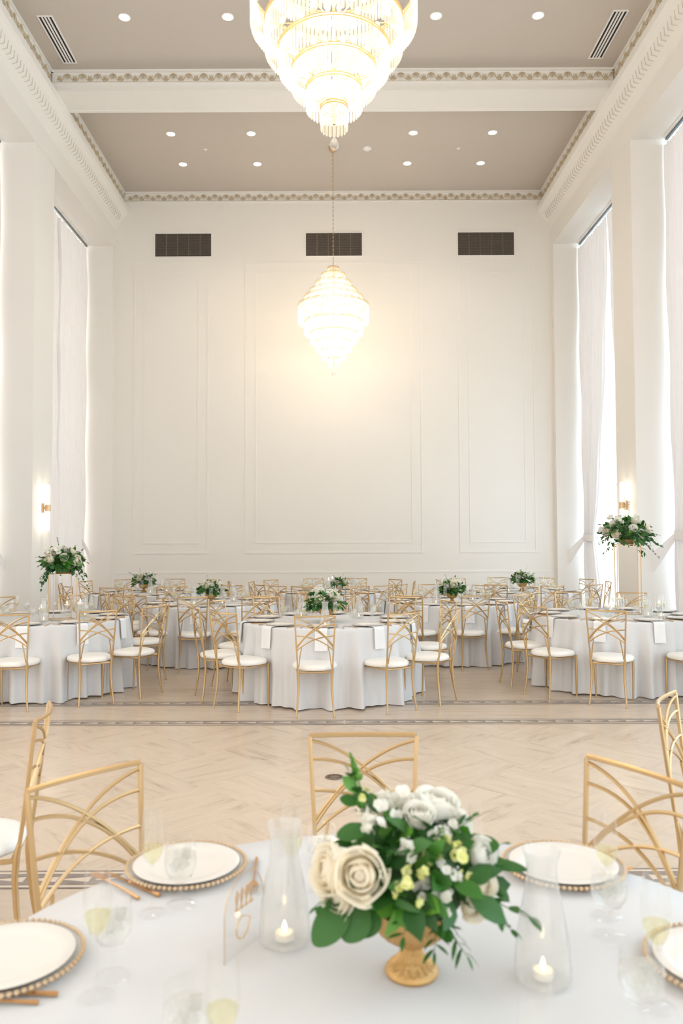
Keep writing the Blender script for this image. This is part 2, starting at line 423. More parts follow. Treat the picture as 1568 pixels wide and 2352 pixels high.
# anthemion frieze: a running scroll with palmettes, modelled as low relief
def frieze_unit(mb, o, d, up, nrm, per=0.229, zb=8.475, h=0.13):
    o = Vector(o); d = Vector(d); nrm = Vector(nrm) * .004
    P = lambda s, t: tuple(o + d * (s * per) + Vector((0, 0, zb + t * h)) + nrm)
    pts = []
    for k in range(15):
        s = k / 14
        c = cos(2 * pi * s)
        t = 0.5 - 0.44 * (abs(c) ** .55) * (1 if c > 0 else -1)
        pts.append(P(s, t))
    mb.tube(pts, .0052, 4, False)
    def petal(cs, ct, ang, ln, wd):
        dv = (sin(ang) * ln / per * 1.0, cos(ang) * ln / h)
        pv = (cos(ang) * wd / per, -sin(ang) * wd / h)
        q = [P(cs, ct), P(cs + dv[0] * .6 + pv[0], ct + dv[1] * .6 + pv[1]), P(cs + dv[0], ct + dv[1]), P(cs + dv[0] * .6 - pv[0], ct + dv[1] * .6 - pv[1])]
        q2 = [tuple(Vector(a) - nrm) for a in q]; top = tuple(Vector(P(cs + dv[0] * .55, ct + dv[1] * .55)) + nrm * 1.4)
        mb.add(q + [top], [(0, 1, 4), (1, 2, 4), (2, 3, 4), (3, 0, 4)])
    for an in (-1.25, -.8, -.4, 0, .4, .8, 1.25):                  # fleuron standing in the trough
        petal(0.0, .18, an, .085 if abs(an) < .5 else .055, .007)
    for an in (-1.7, -1.2, -.75, -.35, 0, .35, .75, 1.2, 1.7):     # fan palmette hanging under the crest
        petal(0.5, .80, pi + an, .082 if abs(an) < 1 else .055, .0052)
    for s in (.42, .58): mb.tube([P(s, .86), P(s + (.5 - s) * .6, .92), P(.5, .80)], .004, 4, False)
def frieze(name, p0, d, length, nrm):
    mb = MB(); n = int(round(length / .229)); per = length / n
    for k in range(n):
        q = Vector(p0) + Vector(d) * per * (k + .5)
        frieze_unit(mb, (q.x, q.y, 0), d, None, nrm, per)
    a = Vector((p0[0], p0[1], 8.466)) + Vector(nrm) * .022; bb = a + Vector(d) * length
    k = 0; step = .035
    while k * step < length - .02:                                  # bead-and-reel line
        s = a + Vector(d) * (k * step); e = s + Vector(d) * .022
        mb.tube([tuple(s), tuple(e)], .0045, 4); k += 1
    return struct(name, mb, M['ornament'])
frieze('trim_10', (XL + .19, 11.65, 0), (1, 0, 0), XR - XL - .38, (0, -1, 0))
frieze('trim_11', (XL + .19, YB, 0), (1, 0, 0), XR - XL - .38, (0, -1, 0))
frieze('trim_12', (XL + .175, 9.6, 0), (0, 1, 0), 2.05, (1, 0, 0))
frieze('trim_13', (XL + .175, 12.2, 0), (0, 1, 0), 3.6, (1, 0, 0))
frieze('trim_14', (XR - .175, 9.6, 0), (0, 1, 0), 2.05, (-1, 0, 0))
frieze('trim_15', (XR - .175, 12.2, 0), (0, 1, 0), 3.6, (-1, 0, 0))

# panel mouldings, dado line and skirting on the back wall
def frame(mb, x0, x1, z0, z1, w, d, y=YB):
    mb.box(x0, x1, y - d, y, z0, z0 + w); mb.box(x0, x1, y - d, y, z1 - w, z1)
    mb.box(x0, x0 + w, y - d, y, z0 + w, z1 - w); mb.box(x1 - w, x1, y - d, y, z0 + w, z1 - w)
p = MB()
for x0, x1 in ((-3.97, -2.47), (-1.75, 1.79), (2.51, 4.04)):
    frame(p, x0, x1, 1.37, 7.215, .035, .009)
    frame(p, x0 + .2, x1 - .2, 1.57, 7.01, .028, .007)
struct('trim_16', p, M['trim'])
p = MB(); p.box(XL, XR, YB - .016, YB, .98, 1.01); p.box(XL, XR, YB - .010, YB, 0.2, .98)
struct('trim_17', p, M['trim'])
p = MB(); p.box(XL, XR, YB - .04, YB, 0, .2)
struct('baseboard_back', p, M['trim'])

# ventilation grilles on the back wall
def vent_builder():
    r = empty('wall_vent')
    b = MB(); b.box(-.565, .565, -.004, 0, -.235, .235); b.build('shade_backing', M['dark'], r, False)
    f = MB(); frame(f, -.585, .585, -.255, .255, .022, .018, 0); f.build('frame', M['whitemetal'], r, False)
    g = MB()
    for k in range(26):
        z = -.228 + k * .0182; g.box(-.563, .563, -.010, -.006, z, z + .0035)
    for k in range(56):
        x = -.555 + k * .0202; g.box(x, x + .0025, -.013, -.010, -.233, .233)
    for k in range(1, 5):
        x = -.565 + k * .226; g.box(x - .004, x + .004, -.016, -.010, -.233, .233)
    g.build('grille', M['grille'], r, False)
    return r
for x, lab in ((-2.99, 'dark bronze grille vent high on the back wall, over the left panel'),
               (.037, 'dark bronze grille vent high on the back wall, behind the chandelier chain'),
               (3.09, 'dark bronze grille vent high on the back wall, over the right panel')):
    place('vent', vent_builder, (x, YB, 7.565), 0, lab, 'vent', 'grille vents across the top of the back wall')

# windows behind the curtains
for side, sx, X0 in (('left', -1, XL), ('right', 1, XR)):
    for i in range(5):
        y0, y1 = PIERS[i][1], PIERS[i + 1][0]
        x = X0 + sx * .78; f = MB()
        for (a, b, c, d) in ((y0, y0 + .06, .28, ZS), (y1 - .06, y1, .28, ZS), (y0, y1, .28, .34), (y0, y1, 7.42, ZS),
                             ((y0 + y1) / 2 - .02, (y0 + y1) / 2 + .02, .34, 7.42), (y0, y1, 2.6, 2.63), (y0, y1, 5.0, 5.03)):
            f.box(x - .03, x + .03, a, b, c, d)
        wn = struct('window_%d' % (i + 1 + (5 if sx > 0 else 0)), f, M['whitemetal'])
        g = MB(); g.add([(x, y0 + .06, .34), (x, y1 - .06, .34), (x, y1 - .06, 7.42), (x, y0 + .06, 7.42)], [(0, 1, 2, 3)])
        g.build('pane', M['pane'], wn, False)

# curtains and their tracks
def track(sx, X0, y0, y1, label):
    x = X0 + sx * .50; r = empty('curtain_track'); r.location = (x, y0 + .06, 7.5); L = y1 - y0 - .14
    t = MB(); t.box(-.05, .05, 0, L, -.022, 0); t.build('mounting_board', M['whitemetal'], r, False)
    t = MB(); t.box(-.016, .016, 0, L, -.05, -.022); t.box(-.006, .006, -.02, 0, -.045, -.026); t.build('rail', M['track'], r, False)
    return tag(r, label, 'curtain track', 'ceiling-mounted curtain tracks')
def curtain(sx, X0, ytop, ypin, ybot, label, zpin=1.66, depth=.50, folds=13, amp=.042, seed=1, tie=True, group='full-height white curtains'):
    rnd = random.Random(seed); ph = [rnd.uniform(-.5, .5) for _ in range(40)]
    x = X0 + sx * depth; r = empty('curtain'); r.location = (x, (ytop[0] + ytop[1]) / 2, 0); oy = r.location.y
    def ends(z):
        if z > zpin:
            t = (z - zpin) / (7.44 - zpin); e = 1 - (1 - t) ** 2.2
            e = e * .72 + t * .28
            return [ypin[k] + (ytop[k] - ypin[k]) * e for k in (0, 1)]
        t = min(1, (zpin - z) / zpin * 1.15); e = sin(t * pi / 2) ** .8
        return [ypin[k] + (ybot[k] - ypin[k]) * e for k in (0, 1)]
    def fn(u, v):
        z = .02 + 7.40 * (1 - v); e = ends(z); w = abs(e[1] - e[0])
        a = 2 * pi * folds * u + .5 * sin(u * 9 + seed)
        am = amp * (.75 + .5 * ph[int(u * folds) % 40]) * (1.0 if w > .5 else 1.0 + .3 * (.5 - w))
        top = .35 + .65 * min(1, v * 12)
        # header droops between hooks
        zz = z - (0.03 * abs(sin(pi * folds * u)) if v < .003 else 0)
        return (am * top * sin(a) + .012 * sin(3.1 * z + u * 20), e[0] + (e[1] - e[0]) * u + .25 * am * cos(a * .5) - oy, zz)
    mb = MB(); mb.grid(fn, folds * 10, 60); mb.build('drape', M['sheer'], r, True, 180)
    if tie:
        b = MB(); yc = (ypin[0] + ypin[1]) / 2 - oy; hw = abs(ypin[1] - ypin[0]) / 2 + .03
        def band(u, v):
            a = 2 * pi * u; return (.085 * cos(a), yc + hw * sin(a), zpin + .06 - .12 * v + .02 * sin(a))
        b.grid(band, 28, 3, True)
        if sx > 0: b.build('tieback', M['sheer'], r)
        wy = (ytop[1] if ypin[1] > ypin[0] and tie == 'far' else ytop[1]) - oy
        t = MB()
        s0 = Vector((0, yc + hw * .8, zpin + .03)); s1 = Vector((-sx * .30, wy + .02, zpin - .42))
        dd = (s1 - s0); sd = Vector((0, 0, 1))
        wd_ = .22 if sx > 0 else .07
        if sx < 0: dd = Vector((.10, wy - s0.y + .03, -.36))
        t.grid(lambda u, v: tuple(s0 + dd * u + sd * ((v - .5) * (.10 + wd_ * u)) + Vector((.01 * sin(v * 9), 0, 0))), 8, 6)
        t.build('tieback_sash', M['sheer'], r)
    return tag(r, label, 'curtain', group)
# left side: drawn across the bays
for i, lab in ((4, 'far left bay beside the back wall'), (3, 'left bay beside the front-row table')):
    y0, y1 = PIERS[i][1], PIERS[i + 1][0]; ym = (y0 + y1) / 2
    track(-1, XL, y0, y1, 'dark curtain track under the lintel of the ' + lab)
    curtain(-1, XL, (ym - .06, y1 - .03), (ym + .00, y1 - .08), (ym - .06, y1 - .03), 'white floor-length curtain, far half of the ' + lab, seed=3 + i, zpin=1.6)
    curtain(-1, XL, (ym + .06, y0 + .03), (ym + .02, y0 + .06), (ym + .06, y0 + .03), 'white floor-length curtain, near half of the ' + lab, seed=8 + i, tie=False)
for i, lab in ((4, 'far right bay beside the back wall'), (3, 'right bay beside the tall flower stand')):
    y0, y1 = PIERS[i][1], PIERS[i + 1][0]; ym = (y0 + y1) / 2
    track(1, XR, y0, y1, 'dark curtain track under the lintel of the ' + lab)
    curtain(1, XR, (ym + .02, y1 - .005), (y1 - .66, y1 - .16), (y1 - .95, y1 - .12), 'white curtain tied back, far half of the ' + lab, seed=4 + i, tie='far')
    curtain(1, XR, (ym - .02, y0 + .05), (y0 + .72, y0 + .22), (y0 + .95, y0 + .12), 'white curtain tied back, near half of the ' + lab, seed=9 + i, tie=False)

# ------------------------------------------------------------------ floor inlays
def inlay(name, y, x0, x1):
    mb = MB(); w = .20
    mb.cur = 1; mb.box(x0, x1, y - w / 2, y + w / 2, 0, .0012)
    mb.cur = 0
    mb.box(x0, x1, y - w / 2, y - w / 2 + .014, 0, .0022); mb.box(x0, x1, y + w / 2 - .014, y + w / 2, 0, .0022)
    k = x0 + .05; per = .155; h = .062
    while k < x1 - per:
        s = 1 if k > 0 else -1
        c = k + per / 2; z = .0024
        a, bb = (c - s * per * .46, c + s * per * .46)
        # dark wedges leave a pale dart pointing away from the centre of the hall
        mb.add([(a, y - h, z), (bb, y - h, z), (bb, y - .004, z), (a, y - h + .03, z)], [(0, 1, 2, 3)] if s > 0 else [(3, 2, 1, 0)])
        mb.add([(a, y + h - .03, z), (bb, y + .004, z), (bb, y + h, z), (a, y + h, z)], [(0, 1, 2, 3)] if s > 0 else [(3, 2, 1, 0)])
        mb.add([(bb - s * .012, y - h, z + .0002), (bb + s * .012, y - h, z + .0002), (bb + s * .012, y + h, z + .0002), (bb - s * .012, y + h, z + .0002)], [(0, 1, 2, 3)] if s > 0 else [(3, 2, 1, 0)])
        k += per
    return struct(name, mb, [M['inlay_dark'], M['inlay_light']])
inlay('trim_18', 7.10, -4.3, 4.34)
inlay('trim_19', 7.94, -4.3, 4.34)
inlay('trim_20', 3.83, -4.3, 4.34)
d = MB(); d.lathe([(.0, .003), (.025, .003), (.03, .005), (.034, .003), (.048, .003), (.052, .006), (.060, .006), (.064, .0)], 40)
for k in range(14):
    a = 2 * pi * k / 14; d.box(-.003, .003, .036, .046, .003, .0055) if k == 0 else None
    q = MB(); q.box(-.002, .002, .036, .047, .003, .0058); q.xform(Matrix.Rotation(a, 4, 'Z')); d.add(q.v, q.f)
o = d.build('floor_drain', M['bronze']); o.location = (0.0, 5.45, 0)
tag(o, 'small round bronze drain cover set in the marble floor', 'drain')

q = MB(); leaf_pts = [(0, 0, .002), (.012, .008, .004), (.030, .006, .006), (.045, 0, .003), (.030, -.008, .005), (.012, -.007, .003)]
q.add(leaf_pts + [(.022, 0, .002)], [(0, 1, 6), (1, 2, 6), (2, 3, 6), (3, 4, 6), (4, 5, 6), (5, 0, 6)])
o = q.build('fallen_leaf', M['leaf']); o.location = (1.83, 5.43, 0); o.rotation_euler = (0, 0, .4)
tag(o, 'tiny green leaf fallen on the marble floor, right of the flowers', 'leaf')

# ------------------------------------------------------------------ ceiling fittings
def downlight_builder():
    r = empty('ceiling_downlight')
    a = MB(); a.lathe([(.082, .0), (.084, -.006), (.072, -.010), (.066, -.004), (.066, .0)], 32); a.build('trim_ring', M['whitemetal'], r)
    b = MB(); b.disc(.067, -.003, 32, up=False); b.build('lens', M['lens'], r)
    return r
rows = ((10.44, 'nearer bay'), (13.5, 'far bay, nearer row'), (14.61, 'far bay, back row'))
for y, rl in rows:
    for x, cl in ((-2.775, 'leftmost'), (-1.388, 'second from left'), (1.41, 'second from right'), (2.78, 'rightmost')):
        place('down', downlight_builder, (x, y, ZC), 0, 'round recessed ceiling light, %s in the %s' % (cl, rl), 'ceiling light', 'recessed lights in the ceiling')
for y in (10.44, 14.05, 6.5, 2.0):
    for x in (-2.08, 2.1):
        if y in (10.44, 14.05):
            ld = bpy.data.lights.new('downlight_beam', 'SPOT'); ld.energy = DOWN_W * 2; ld.spot_size = radians(120); ld.spot_blend = .8; ld.shadow_soft_size = .3
            ld.color = (1, .9, .76); lo = bpy.data.objects.new('downlight_beam', ld); lo.location = (x, y, ZC - .05); col.objects.link(lo)
def slot_builder():
    r = empty('slot_diffuser')
    b = MB(); b.box(-.10, .10, -.52, .52, -.004, 0); b.build('shade_backing', M['dark'], r, False)
    f = MB(); f.box(-.105, -.085, -.53, .53, -.012, 0); f.box(.085, .105, -.53, .53, -.012, 0); f.box(-.085, .085, -.53, -.51, -.012, 0); f.box(-.085, .085, .51, .53, -.012, 0)
    f.build('frame', M['whitemetal'], r, False)
    for k in range(3):
        s = MB(); x = -.0425 + k * .0425; s.box(x - .0115, x + .0115, -.51, .51, -.012, -.002); s.build('bar', M['whitemetal'], r, False)
    return r
place('slot', slot_builder, (-3.835, 10.925, ZC), 0, 'white slot diffuser with four dark slots at ceiling left edge', 'air diffuser', 'slot diffusers in the ceiling')
place('slot', slot_builder, (3.86, 10.865, ZC), 0, 'white slot diffuser with four dark slots at ceiling right edge', 'air diffuser', 'slot diffusers in the ceiling')
s = MB(); s.lathe([(.0, -.045), (.03, -.043), (.045, -.03), (.062, -.022), (.075, -.012), (.078, 0)], 28)
o = s.build('smoke_detector', M['whitemetal']); o.location = (.638, 14.04, ZC); tag(o, 'round white smoke detector on ceiling right of chandelier chain', 'smoke detector')
def sprinkler():
    s = MB(); s.lathe([(.0, -.03), (.008, -.03), (.009, -.012), (.03, -.006), (.034, 0)], 18); return s.build('sprinkler_head', M['whitemetal'])
place('spr', sprinkler, (-2.268, 14.06, ZC), 0, 'tiny white sprinkler head, left half of the far ceiling', 'sprinkler', 'sprinkler heads')
place('spr', sprinkler, (2.28, 14.06, ZC), 0, 'tiny white sprinkler head, right half of the far ceiling', 'sprinkler', 'sprinkler heads')

# ------------------------------------------------------------------ chandeliers
CTIERS = [  # radius, top z, bottom z
    (.095, 6.47, 6.335), (.205, 6.345, 6.185), (.31, 6.195, 6.045), (.41, 6.055, 5.925), (.515, 5.935, 5.775), (.622, 5.79, 5.46),
    (.515, 5.50, 5.26), (.412, 5.30, 5.105), (.312, 5.15, 4.965), (.205, 5.00, 4.815), (.098, 4.86, 4.67)]
def chandelier_builder():
    r = empty('chandelier')
    for ti, (R, z0, z1) in enumerate(CTIERS):
        c = MB(); n = max(20, int(2 * pi * R / .031))
        for k in range(n):
            a = 2 * pi * k / n; w = .0125; d = .007
            p = MB(); zt, zb = z0 - .006, z1 + .012
            p.add([(-w, 0, zt), (0, -d, zt), (w, 0, zt), (0, d, zt), (-w, 0, zb), (0, -d, zb), (w, 0, zb), (0, d, zb), (0, 0, zb - .014)],
                  [(3, 2, 1, 0), (0, 1, 5, 4), (1, 2, 6, 5), (2, 3, 7, 6), (3, 0, 4, 7), (4, 5, 8), (5, 6, 8), (6, 7, 8), (7, 4, 8)])
            p.xform(Matrix.Rotation(a, 4, 'Z') @ Matrix.Translation((0, -R, 0)))
            c.add(p.v, p.f)
        t = c.build('crystal_tier', M['crystal'], r, False)
        g = MB()
        for rr, zz in ((R + .002, z0), (R + .002, z0 - .02)):
            g.lathe([(rr - .004, zz - .004), (rr + .007, zz - .004), (rr + .007, zz + .004), (rr - .004, zz + .004)], 64, closed=True)
        g.build('gold_ring', M['gold'], t)
    f = MB()
    f.tube([(0, 0, 4.72), (0, 0, 6.50)], .012, 8)
    for (R, z0, z1) in CTIERS:
        for k in range(6):
            a = pi / 3 * k; f.tube([(0, 0, z0), (R * cos(a), R * sin(a), z0)], .004, 5)
    f.build('frame', M['gold'], r)
    for (R, z0, z1) in CTIERS[1:-1]:
        n = max(4, int(R * 20))
        for k in range(n):
            a = 2 * pi * (k + .3) / n; b = MB(); rr = R * .68
            b.sphere((rr * cos(a), rr * sin(a), (z0 + z1) / 2), .020, 8, 6, (1, 1, 1.5)); b.build('bulb', M['bulb'], r)
    b = MB(); b.lathe([(.0, 4.625), (.004, 4.622), (.014, 4.607), (.028, 4.588), (.036, 4.565), (.033, 4.545), (.019, 4.53), (.0, 4.527)], 10)
    b.tube([(0, 0, 4.62), (0, 0, 4.72)], .002, 5)
    b.build('crystal_ball', M['crystal_ball'], r, False)
    # chain and canopy
    c = MB(); z = 6.49; k = 0
    while z < 8.56:
        pts = []
        for j in range(9):
            a = 2 * pi * j / 8; p = (.010 * cos(a), 0, z + .024 + .024 * sin(a))
            pts.append(p if k % 2 else (0, p[0], p[2]))
        c.tube(pts, .0034, 5, False); z += .039; k += 1
    c.build('chain', M['gold'], r)
    c = MB(); c.lathe([(.0, 8.545), (.02, 8.55), (.03, 8.575), (.062, 8.60), (.07, 8.63), (.07, 8.65)], 24); c.build('canopy', M['gold'], r)
    return r
for y, lab in ((14.0, 'tiered crystal chandelier, the whole one hanging before the back wall'), (5.86, 'tiered crystal chandelier, the larger-looking one cut off by the picture top')):
    place('chandelier', chandelier_builder, (.02, y, 0), 0, lab, 'chandelier', 'matching crystal chandeliers')
    for z, wgt in ((5.85, 1.1), (5.45, 1.3), (5.0, .6)):
        ld = bpy.data.lights.new('chandelier_bulbs', 'POINT'); ld.energy = CHAND_W * wgt; ld.color = (1, .86, .67); ld.shadow_soft_size = .12
        lo = bpy.data.objects.new('chandelier_bulbs', ld); lo.location = (.02, y, z); col.objects.link(lo)

# ------------------------------------------------------------------ wall sconces
def sconce_builder():
    r = empty('wall_sconce')
    b = MB(); b.box(0, .02, -.03, .03, -.07, .07); b.box(.02, .06, -.012, .012, -.02, .02); b.build('back_plate', M['gold_stand'], r, False)
    b = MB(); b.lathe([(.030, -.045), (.038, -.05), (.040, -.02), (.034, 0), (.040, .02), (.038, .05), (.030, .045)], 24, (.085, 0, 0)); b.build('collar', M['gold_stand'], r)
    for s in (1, -1):
        t = MB(); t.lathe([(.026, .045 * s), (.026, .33 * s), (.022, .345 * s), (.0, .35 * s)], 20, (.085, 0, 0)); t.build('glass_tube', M['sconce_tube'], r)
    return r
for x, y, rz, lab in ((XL, 11.93, 0, 'gold wall sconce glowing up and down on the left pier'), (XR, 11.9, pi, 'gold wall sconce glowing behind the tall flowers, right pier')):
    place('sconce', sconce_builder, (x, y, 2.12), rz, lab, 'wall sconce', 'gold tube sconces')
    for dz in (-.2, .2):
        ld = bpy.data.lights.new('sconce_glow', 'POINT'); ld.energy = 2.2; ld.color = (1, .86, .66); ld.shadow_soft_size = .04
        lo = bpy.data.objects.new('sconce_glow', ld); lo.location = (x + cos(rz) * .16, y, 2.12 + dz); col.objects.link(lo)

# ------------------------------------------------------------------ banquet chair
def chair_builder():
    r = empty('banquet_chair')
    # seat cushion: rounded, wider at the front
    s = MB(); n = 40
    def ring(sc, z):
        out = []
        for k in range(n):
            a = 2 * pi * k / n; c_, s_ = cos(a), sin(a); e = .72
            px = .205 * (abs(c_) ** e) * (1 if c_ > 0 else -1); py = .20 * (abs(s_) ** e) * (1 if s_ > 0 else -1)
            px *= (1 + .10 * (py / .2)) if py > 0 else (1 + .20 * (py / .2))
            out.append((px * sc, .215 + py * sc, z))
        return out
    rings = [(.90, .415), (.975, .418), (1.0, .430), (1.0, .442), (.975, .457), (.90, .466), (.75, .472), (.5, .475), (.25, .476)]
    vs = []; fs = []
    for sc, z in rings: vs += ring(sc, z)
    for i in range(len(rings) - 1):
        for k in range(n):
            a, b = i * n + k, i * n + (k + 1) % n; fs.append((a, b, b + n, a + n))
    fs.append(tuple(range(n - 1, -1, -1))); fs.append(tuple((len(rings) - 1) * n + k for k in range(n)))
    s.add(vs, fs); s.build('seat', M['vinyl'], r, True, 60)
    f = MB()
    P = [(-.155, .035, .405), (.155, .035, .405), (.182, .38, .405), (-.182, .38, .405)]
    for i in range(4): f.tube([P[i], P[(i + 1) % 4]], .010, 6)
    f.build('seat_frame', M['gold'], r)
    # legs
    for sx in (-1, 1):
        l = MB(); l.tube([(sx * .158, .012, .47), (sx * .157, .022, .42), (sx * .152, .028, .33), (sx * .153, .022, .24), (sx * .160, .010, .13), (sx * .171, -.008, .012)], [.009, .0135, .0125, .0115, .0095, .0085], 10)
        l.tube([(sx * .171, -.008, .014), (sx * .1716, -.009, 0)], .0105, 10); l.build('leg', M['gold'], r)
        l = MB(); l.tube([(sx * .182, .378, .42), (sx * .183, .380, .30), (sx * .180, .384, .14), (sx * .176, .388, .012)], [.0125, .012, .0105, .0085], 10)
        l.tube([(sx * .176, .388, .014), (sx * .176, .3885, 0)], .0105, 10); l.build('leg', M['gold'], r)
    # backrest: posts, bowed top rail and the crossing arcs
    b = MB()
    def yb(x, z):
        t = (z - .46) / .46; return .012 - .055 * t - .028 * t * (1 - (x / .185) ** 2)
    def pt(x, z): return (x, yb(x, z), z)
    for sx in (-1, 1):
        b.tube([pt(sx * (.158 + .026 * t), .45 + .47 * t) for t in (0, .2, .4, .6, .8, 1)], .0082, 6)
        b.tube([pt(sx * .122, .638), pt(sx * .138, .55), pt(sx * .147, .46)], .006, 6)
    b.tube([pt(x * .184, .92 + .004 * x * x) for x in [k / 5 - 1 for k in range(11)]], .0085, 6)
    for sx in (-1, 1):
        for (za, zc, cx, ze) in ((.908, .82, .02, .648), (.845, .80, .03, .628), (.742, .735, .02, .607)):
            xa = -sx * (.160 + .026 * (za - .46) / .46); xe = sx * .167
            c1 = (-sx * .03 if za > .9 else sx * .0, (za - .005) if za < .9 else .86); pts = []
            for k in range(13):
                t = k / 12
                cxp = c1[0]; czp = c1[1]
                x = (1 - t) ** 2 * xa + 2 * t * (1 - t) * (cxp + sx * .035) + t * t * xe
                z = (1 - t) ** 2 * za + 2 * t * (1 - t) * czp + t * t * ze
                pts.append(pt(x, z))
            b.tube(pts, .0062, 5)
    b.build('backrest', M['gold'], r)
    return r

SEATNAMES = ['front', 'front right', 'nearer right', 'farther right', 'back right', 'back', 'back left', 'farther left', 'nearer left', 'front left']
def add_chair(x, y, face_deg, label, group):
    place('chair', chair_builder, (x, y, 0), radians(face_deg - 90), label, 'chair', group)

# ------------------------------------------------------------------ table pieces
def table_builder():
    r = empty('round_table')
    t = MB(); t.lathe([(0, .735), (.90, .735), (.908, .745), (.90, .752), (0, .752)], 48); t.build('tabletop', M['plywood'], r)
    for k in range(4):
        a = pi / 4 + pi / 2 * k; l = MB(); l.tube([(.45 * cos(a), .45 * sin(a), .735), (.60 * cos(a), .60 * sin(a), 0)], .016, 8); l.build('leg', M['dark_wood'], r)
    return r
def tablecloth(cx, cy, R, chairs, seed, label, group='white round tablecloths', zt=.76):
    rnd = random.Random(seed); NF = 24
    ph = [rnd.uniform(0, 2 * pi) for _ in range(6)]
    def rad(a, t):
        fold = .5 * cos(NF * a + 1.3 * sin(3 * a + ph[0])) + .34 * cos(17 * a + ph[1]) + .30 * cos(41 * a + ph[2])
        rr = R + (.028 + .052 * fold) * min(1, t * 1.9) ** .9 * (.75 + .75 * t) + .012 * sin(5 * a + ph[3]) * t
        for c in chairs:
            da = (a - c + pi) % (2 * pi) - pi
            rr -= .055 * math.exp(-(da / .17) ** 2) * min(1, max(0, (t - .30) * 3.0))
        return rr
    m = MB(); NA = 380
    def fn(u, v):
        a = 2 * pi * u
        if v < .25:
            r_ = (R - .012) * (v / .25); return (r_ * cos(a), r_ * sin(a), zt)
        t = (v - .25) / .75
        if t < .06: return ((R - .004 + .004 * t / .06) * cos(a), (R - .004 + .004 * t / .06) * sin(a), zt - .003 - .01 * t / .06)
        t2 = (t - .06) / .94; rr = rad(a, t2)
        hem = .006 + .012 * (1 + sin(7 * a + ph[4])) * .5
        z = (zt - .013) * (1 - t2) + hem * t2
        return (rr * cos(a), rr * sin(a), z)
    m.grid(fn, NA, 28, True)
    o = m.build('tablecloth', M['linen'], None, True, 180); o.location = (cx, cy, 0)
    return tag(o, label, 'tablecloth', group)
def charger(beadmat):
    def b():
        m = MB(); m.lathe([(0, .004), (.09, .004), (.130, .009), (.146, .014), (.146, .017), (.130, .012), (.09, .007), (0, .007)], 48)
        o = m.build('charger_plate', M['charger'])
        q = MB()
        for k in range(72):
            a = 2 * pi * k / 72; q.sphere((.148 * cos(a), .148 * sin(a), .0165), .0055, 6, 4)
        q.build('beaded_rim', beadmat, o); return o
    return b
def dinner_plate():
    m = MB(); m.lathe([(0, .006), (.085, .006), (.10, .009), (.130, .016), (.133, .0175), (.130, .019), (.10, .013), (.085, .010), (0, .0095)], 48)
    return m.build('dinner_plate', M['china'])
def napkin_builder():
    # folded napkin lying under the plate and hanging over the table edge; origin at the lip, +Y outwards
    m = MB(); w = .056
    path = [(-.17, .004), (-.06, .0045), (-.012, .005), (.006, .001), (.014, -.010), (.0165, -.04), (.021, -.12), (.030, -.20)]
    for off in (0, .0035):
        def fn(u, v):
            k = v * (len(path) - 1); i = min(int(k), len(path) - 2); t = k - i
            y = path[i][0] * (1 - t) + path[i + 1][0] * t; z = path[i][1] * (1 - t) + path[i + 1][1] * t
            return ((u - .5) * 2 * (w + .004 * v) , y + (off if v > .5 else 0) + .003 * sin(u * 6) * v, z + (off if v <= .5 else 0))
        m.grid(fn, 6, 21)
    return m.build('napkin', M['napkin'], None, True, 180)
def flute_builder():
    r = empty('champagne_flute')
    b = MB(); b.lathe([(.0, .102), (.006, .104), (.014, .114), (.022, .132), (.0255, .150), (.0262, .17), (.024, .20), (.0215, .232), (.0208, .232), (.0235, .19), (.0250, .152), (.0215, .134), (.0135, .117), (.0, .107)], 22); b.build('bowl', M['glass'], r)
    b = MB(); b.lathe([(.0045, .106), (.0034, .09), (.0032, .03), (.0045, .012), (.0045, .006)], 10); b.build('stem', M['glass'], r)
    b = MB(); b.lathe([(0, .007), (.012, .006), (.033, .002), (.034, .0005)], 24); b.build('foot', M['glass'], r)
    b = MB(); b.lathe([(0, .108), (.0128, .1185), (.0205, .135), (.0238, .150), (0, .150)], 20); b.build('wine', M['wine'], r)
    return r
def goblet_builder():
    r = empty('water_goblet')
    b = MB(); b.lathe([(.0, .052), (.012, .054), (.027, .066), (.036, .084), (.038, .10), (.036, .125), (.0325, .150), (.0318, .150), (.0352, .124), (.0370, .10), (.035, .085), (.0255, .068), (.0, .056)], 24); b.build('bowl', M['glass'], r)
    b = MB(); b.lathe([(.008, .055), (.0055, .045), (.008, .034), (.0055, .024), (.006, .01)], 12); b.build('stem', M['glass'], r)
    b = MB(); b.lathe([(0, .010), (.012, .009), (.034, .003), (.035, .0005)], 24); b.build('foot', M['glass'], r)
    b = MB(); b.lathe([(0, .058), (.0250, .069), (.0342, .086), (.0362, .10), (.0352, .118), (0, .118)], 22)
    rr = random.Random(4)
    for k in range(7):
        q = MB(); q.box(-.009, .009, -.009, .009, -.009, .009); q.xform(Matrix.Translation((rr.uniform(-.016, .016), rr.uniform(-.016, .016), rr.uniform(.085, .122))) @ Euler((rr.random() * 3, rr.random() * 3, rr.random() * 3)).to_matrix().to_4x4()); b.add(q.v, q.f)
    b.build('iced_water', M['water'], r)
    return r
def fork_builder():
    r = MB(); r.tube([(0, -.10, .003), (0, -.03, .005), (0, .03, .004), (0, .045, .004)], [.0045, .0028, .0022, .003], 6)
    r.add([(-.003, .04, .004), (.003, .04, .004), (.011, .058, .006), (-.011, .058, .006), (.012, .072, .0055), (-.012, .072, .0055)], [(0, 1, 2, 3), (3, 2, 4, 5)])
    for x in (-.0098, -.0033, .0033, .0098): r.tube([(x, .070, .0055), (x, .090, .004), (x * .95, .105, .006)], .0014, 4)
    return r.build('fork', M['copper'])
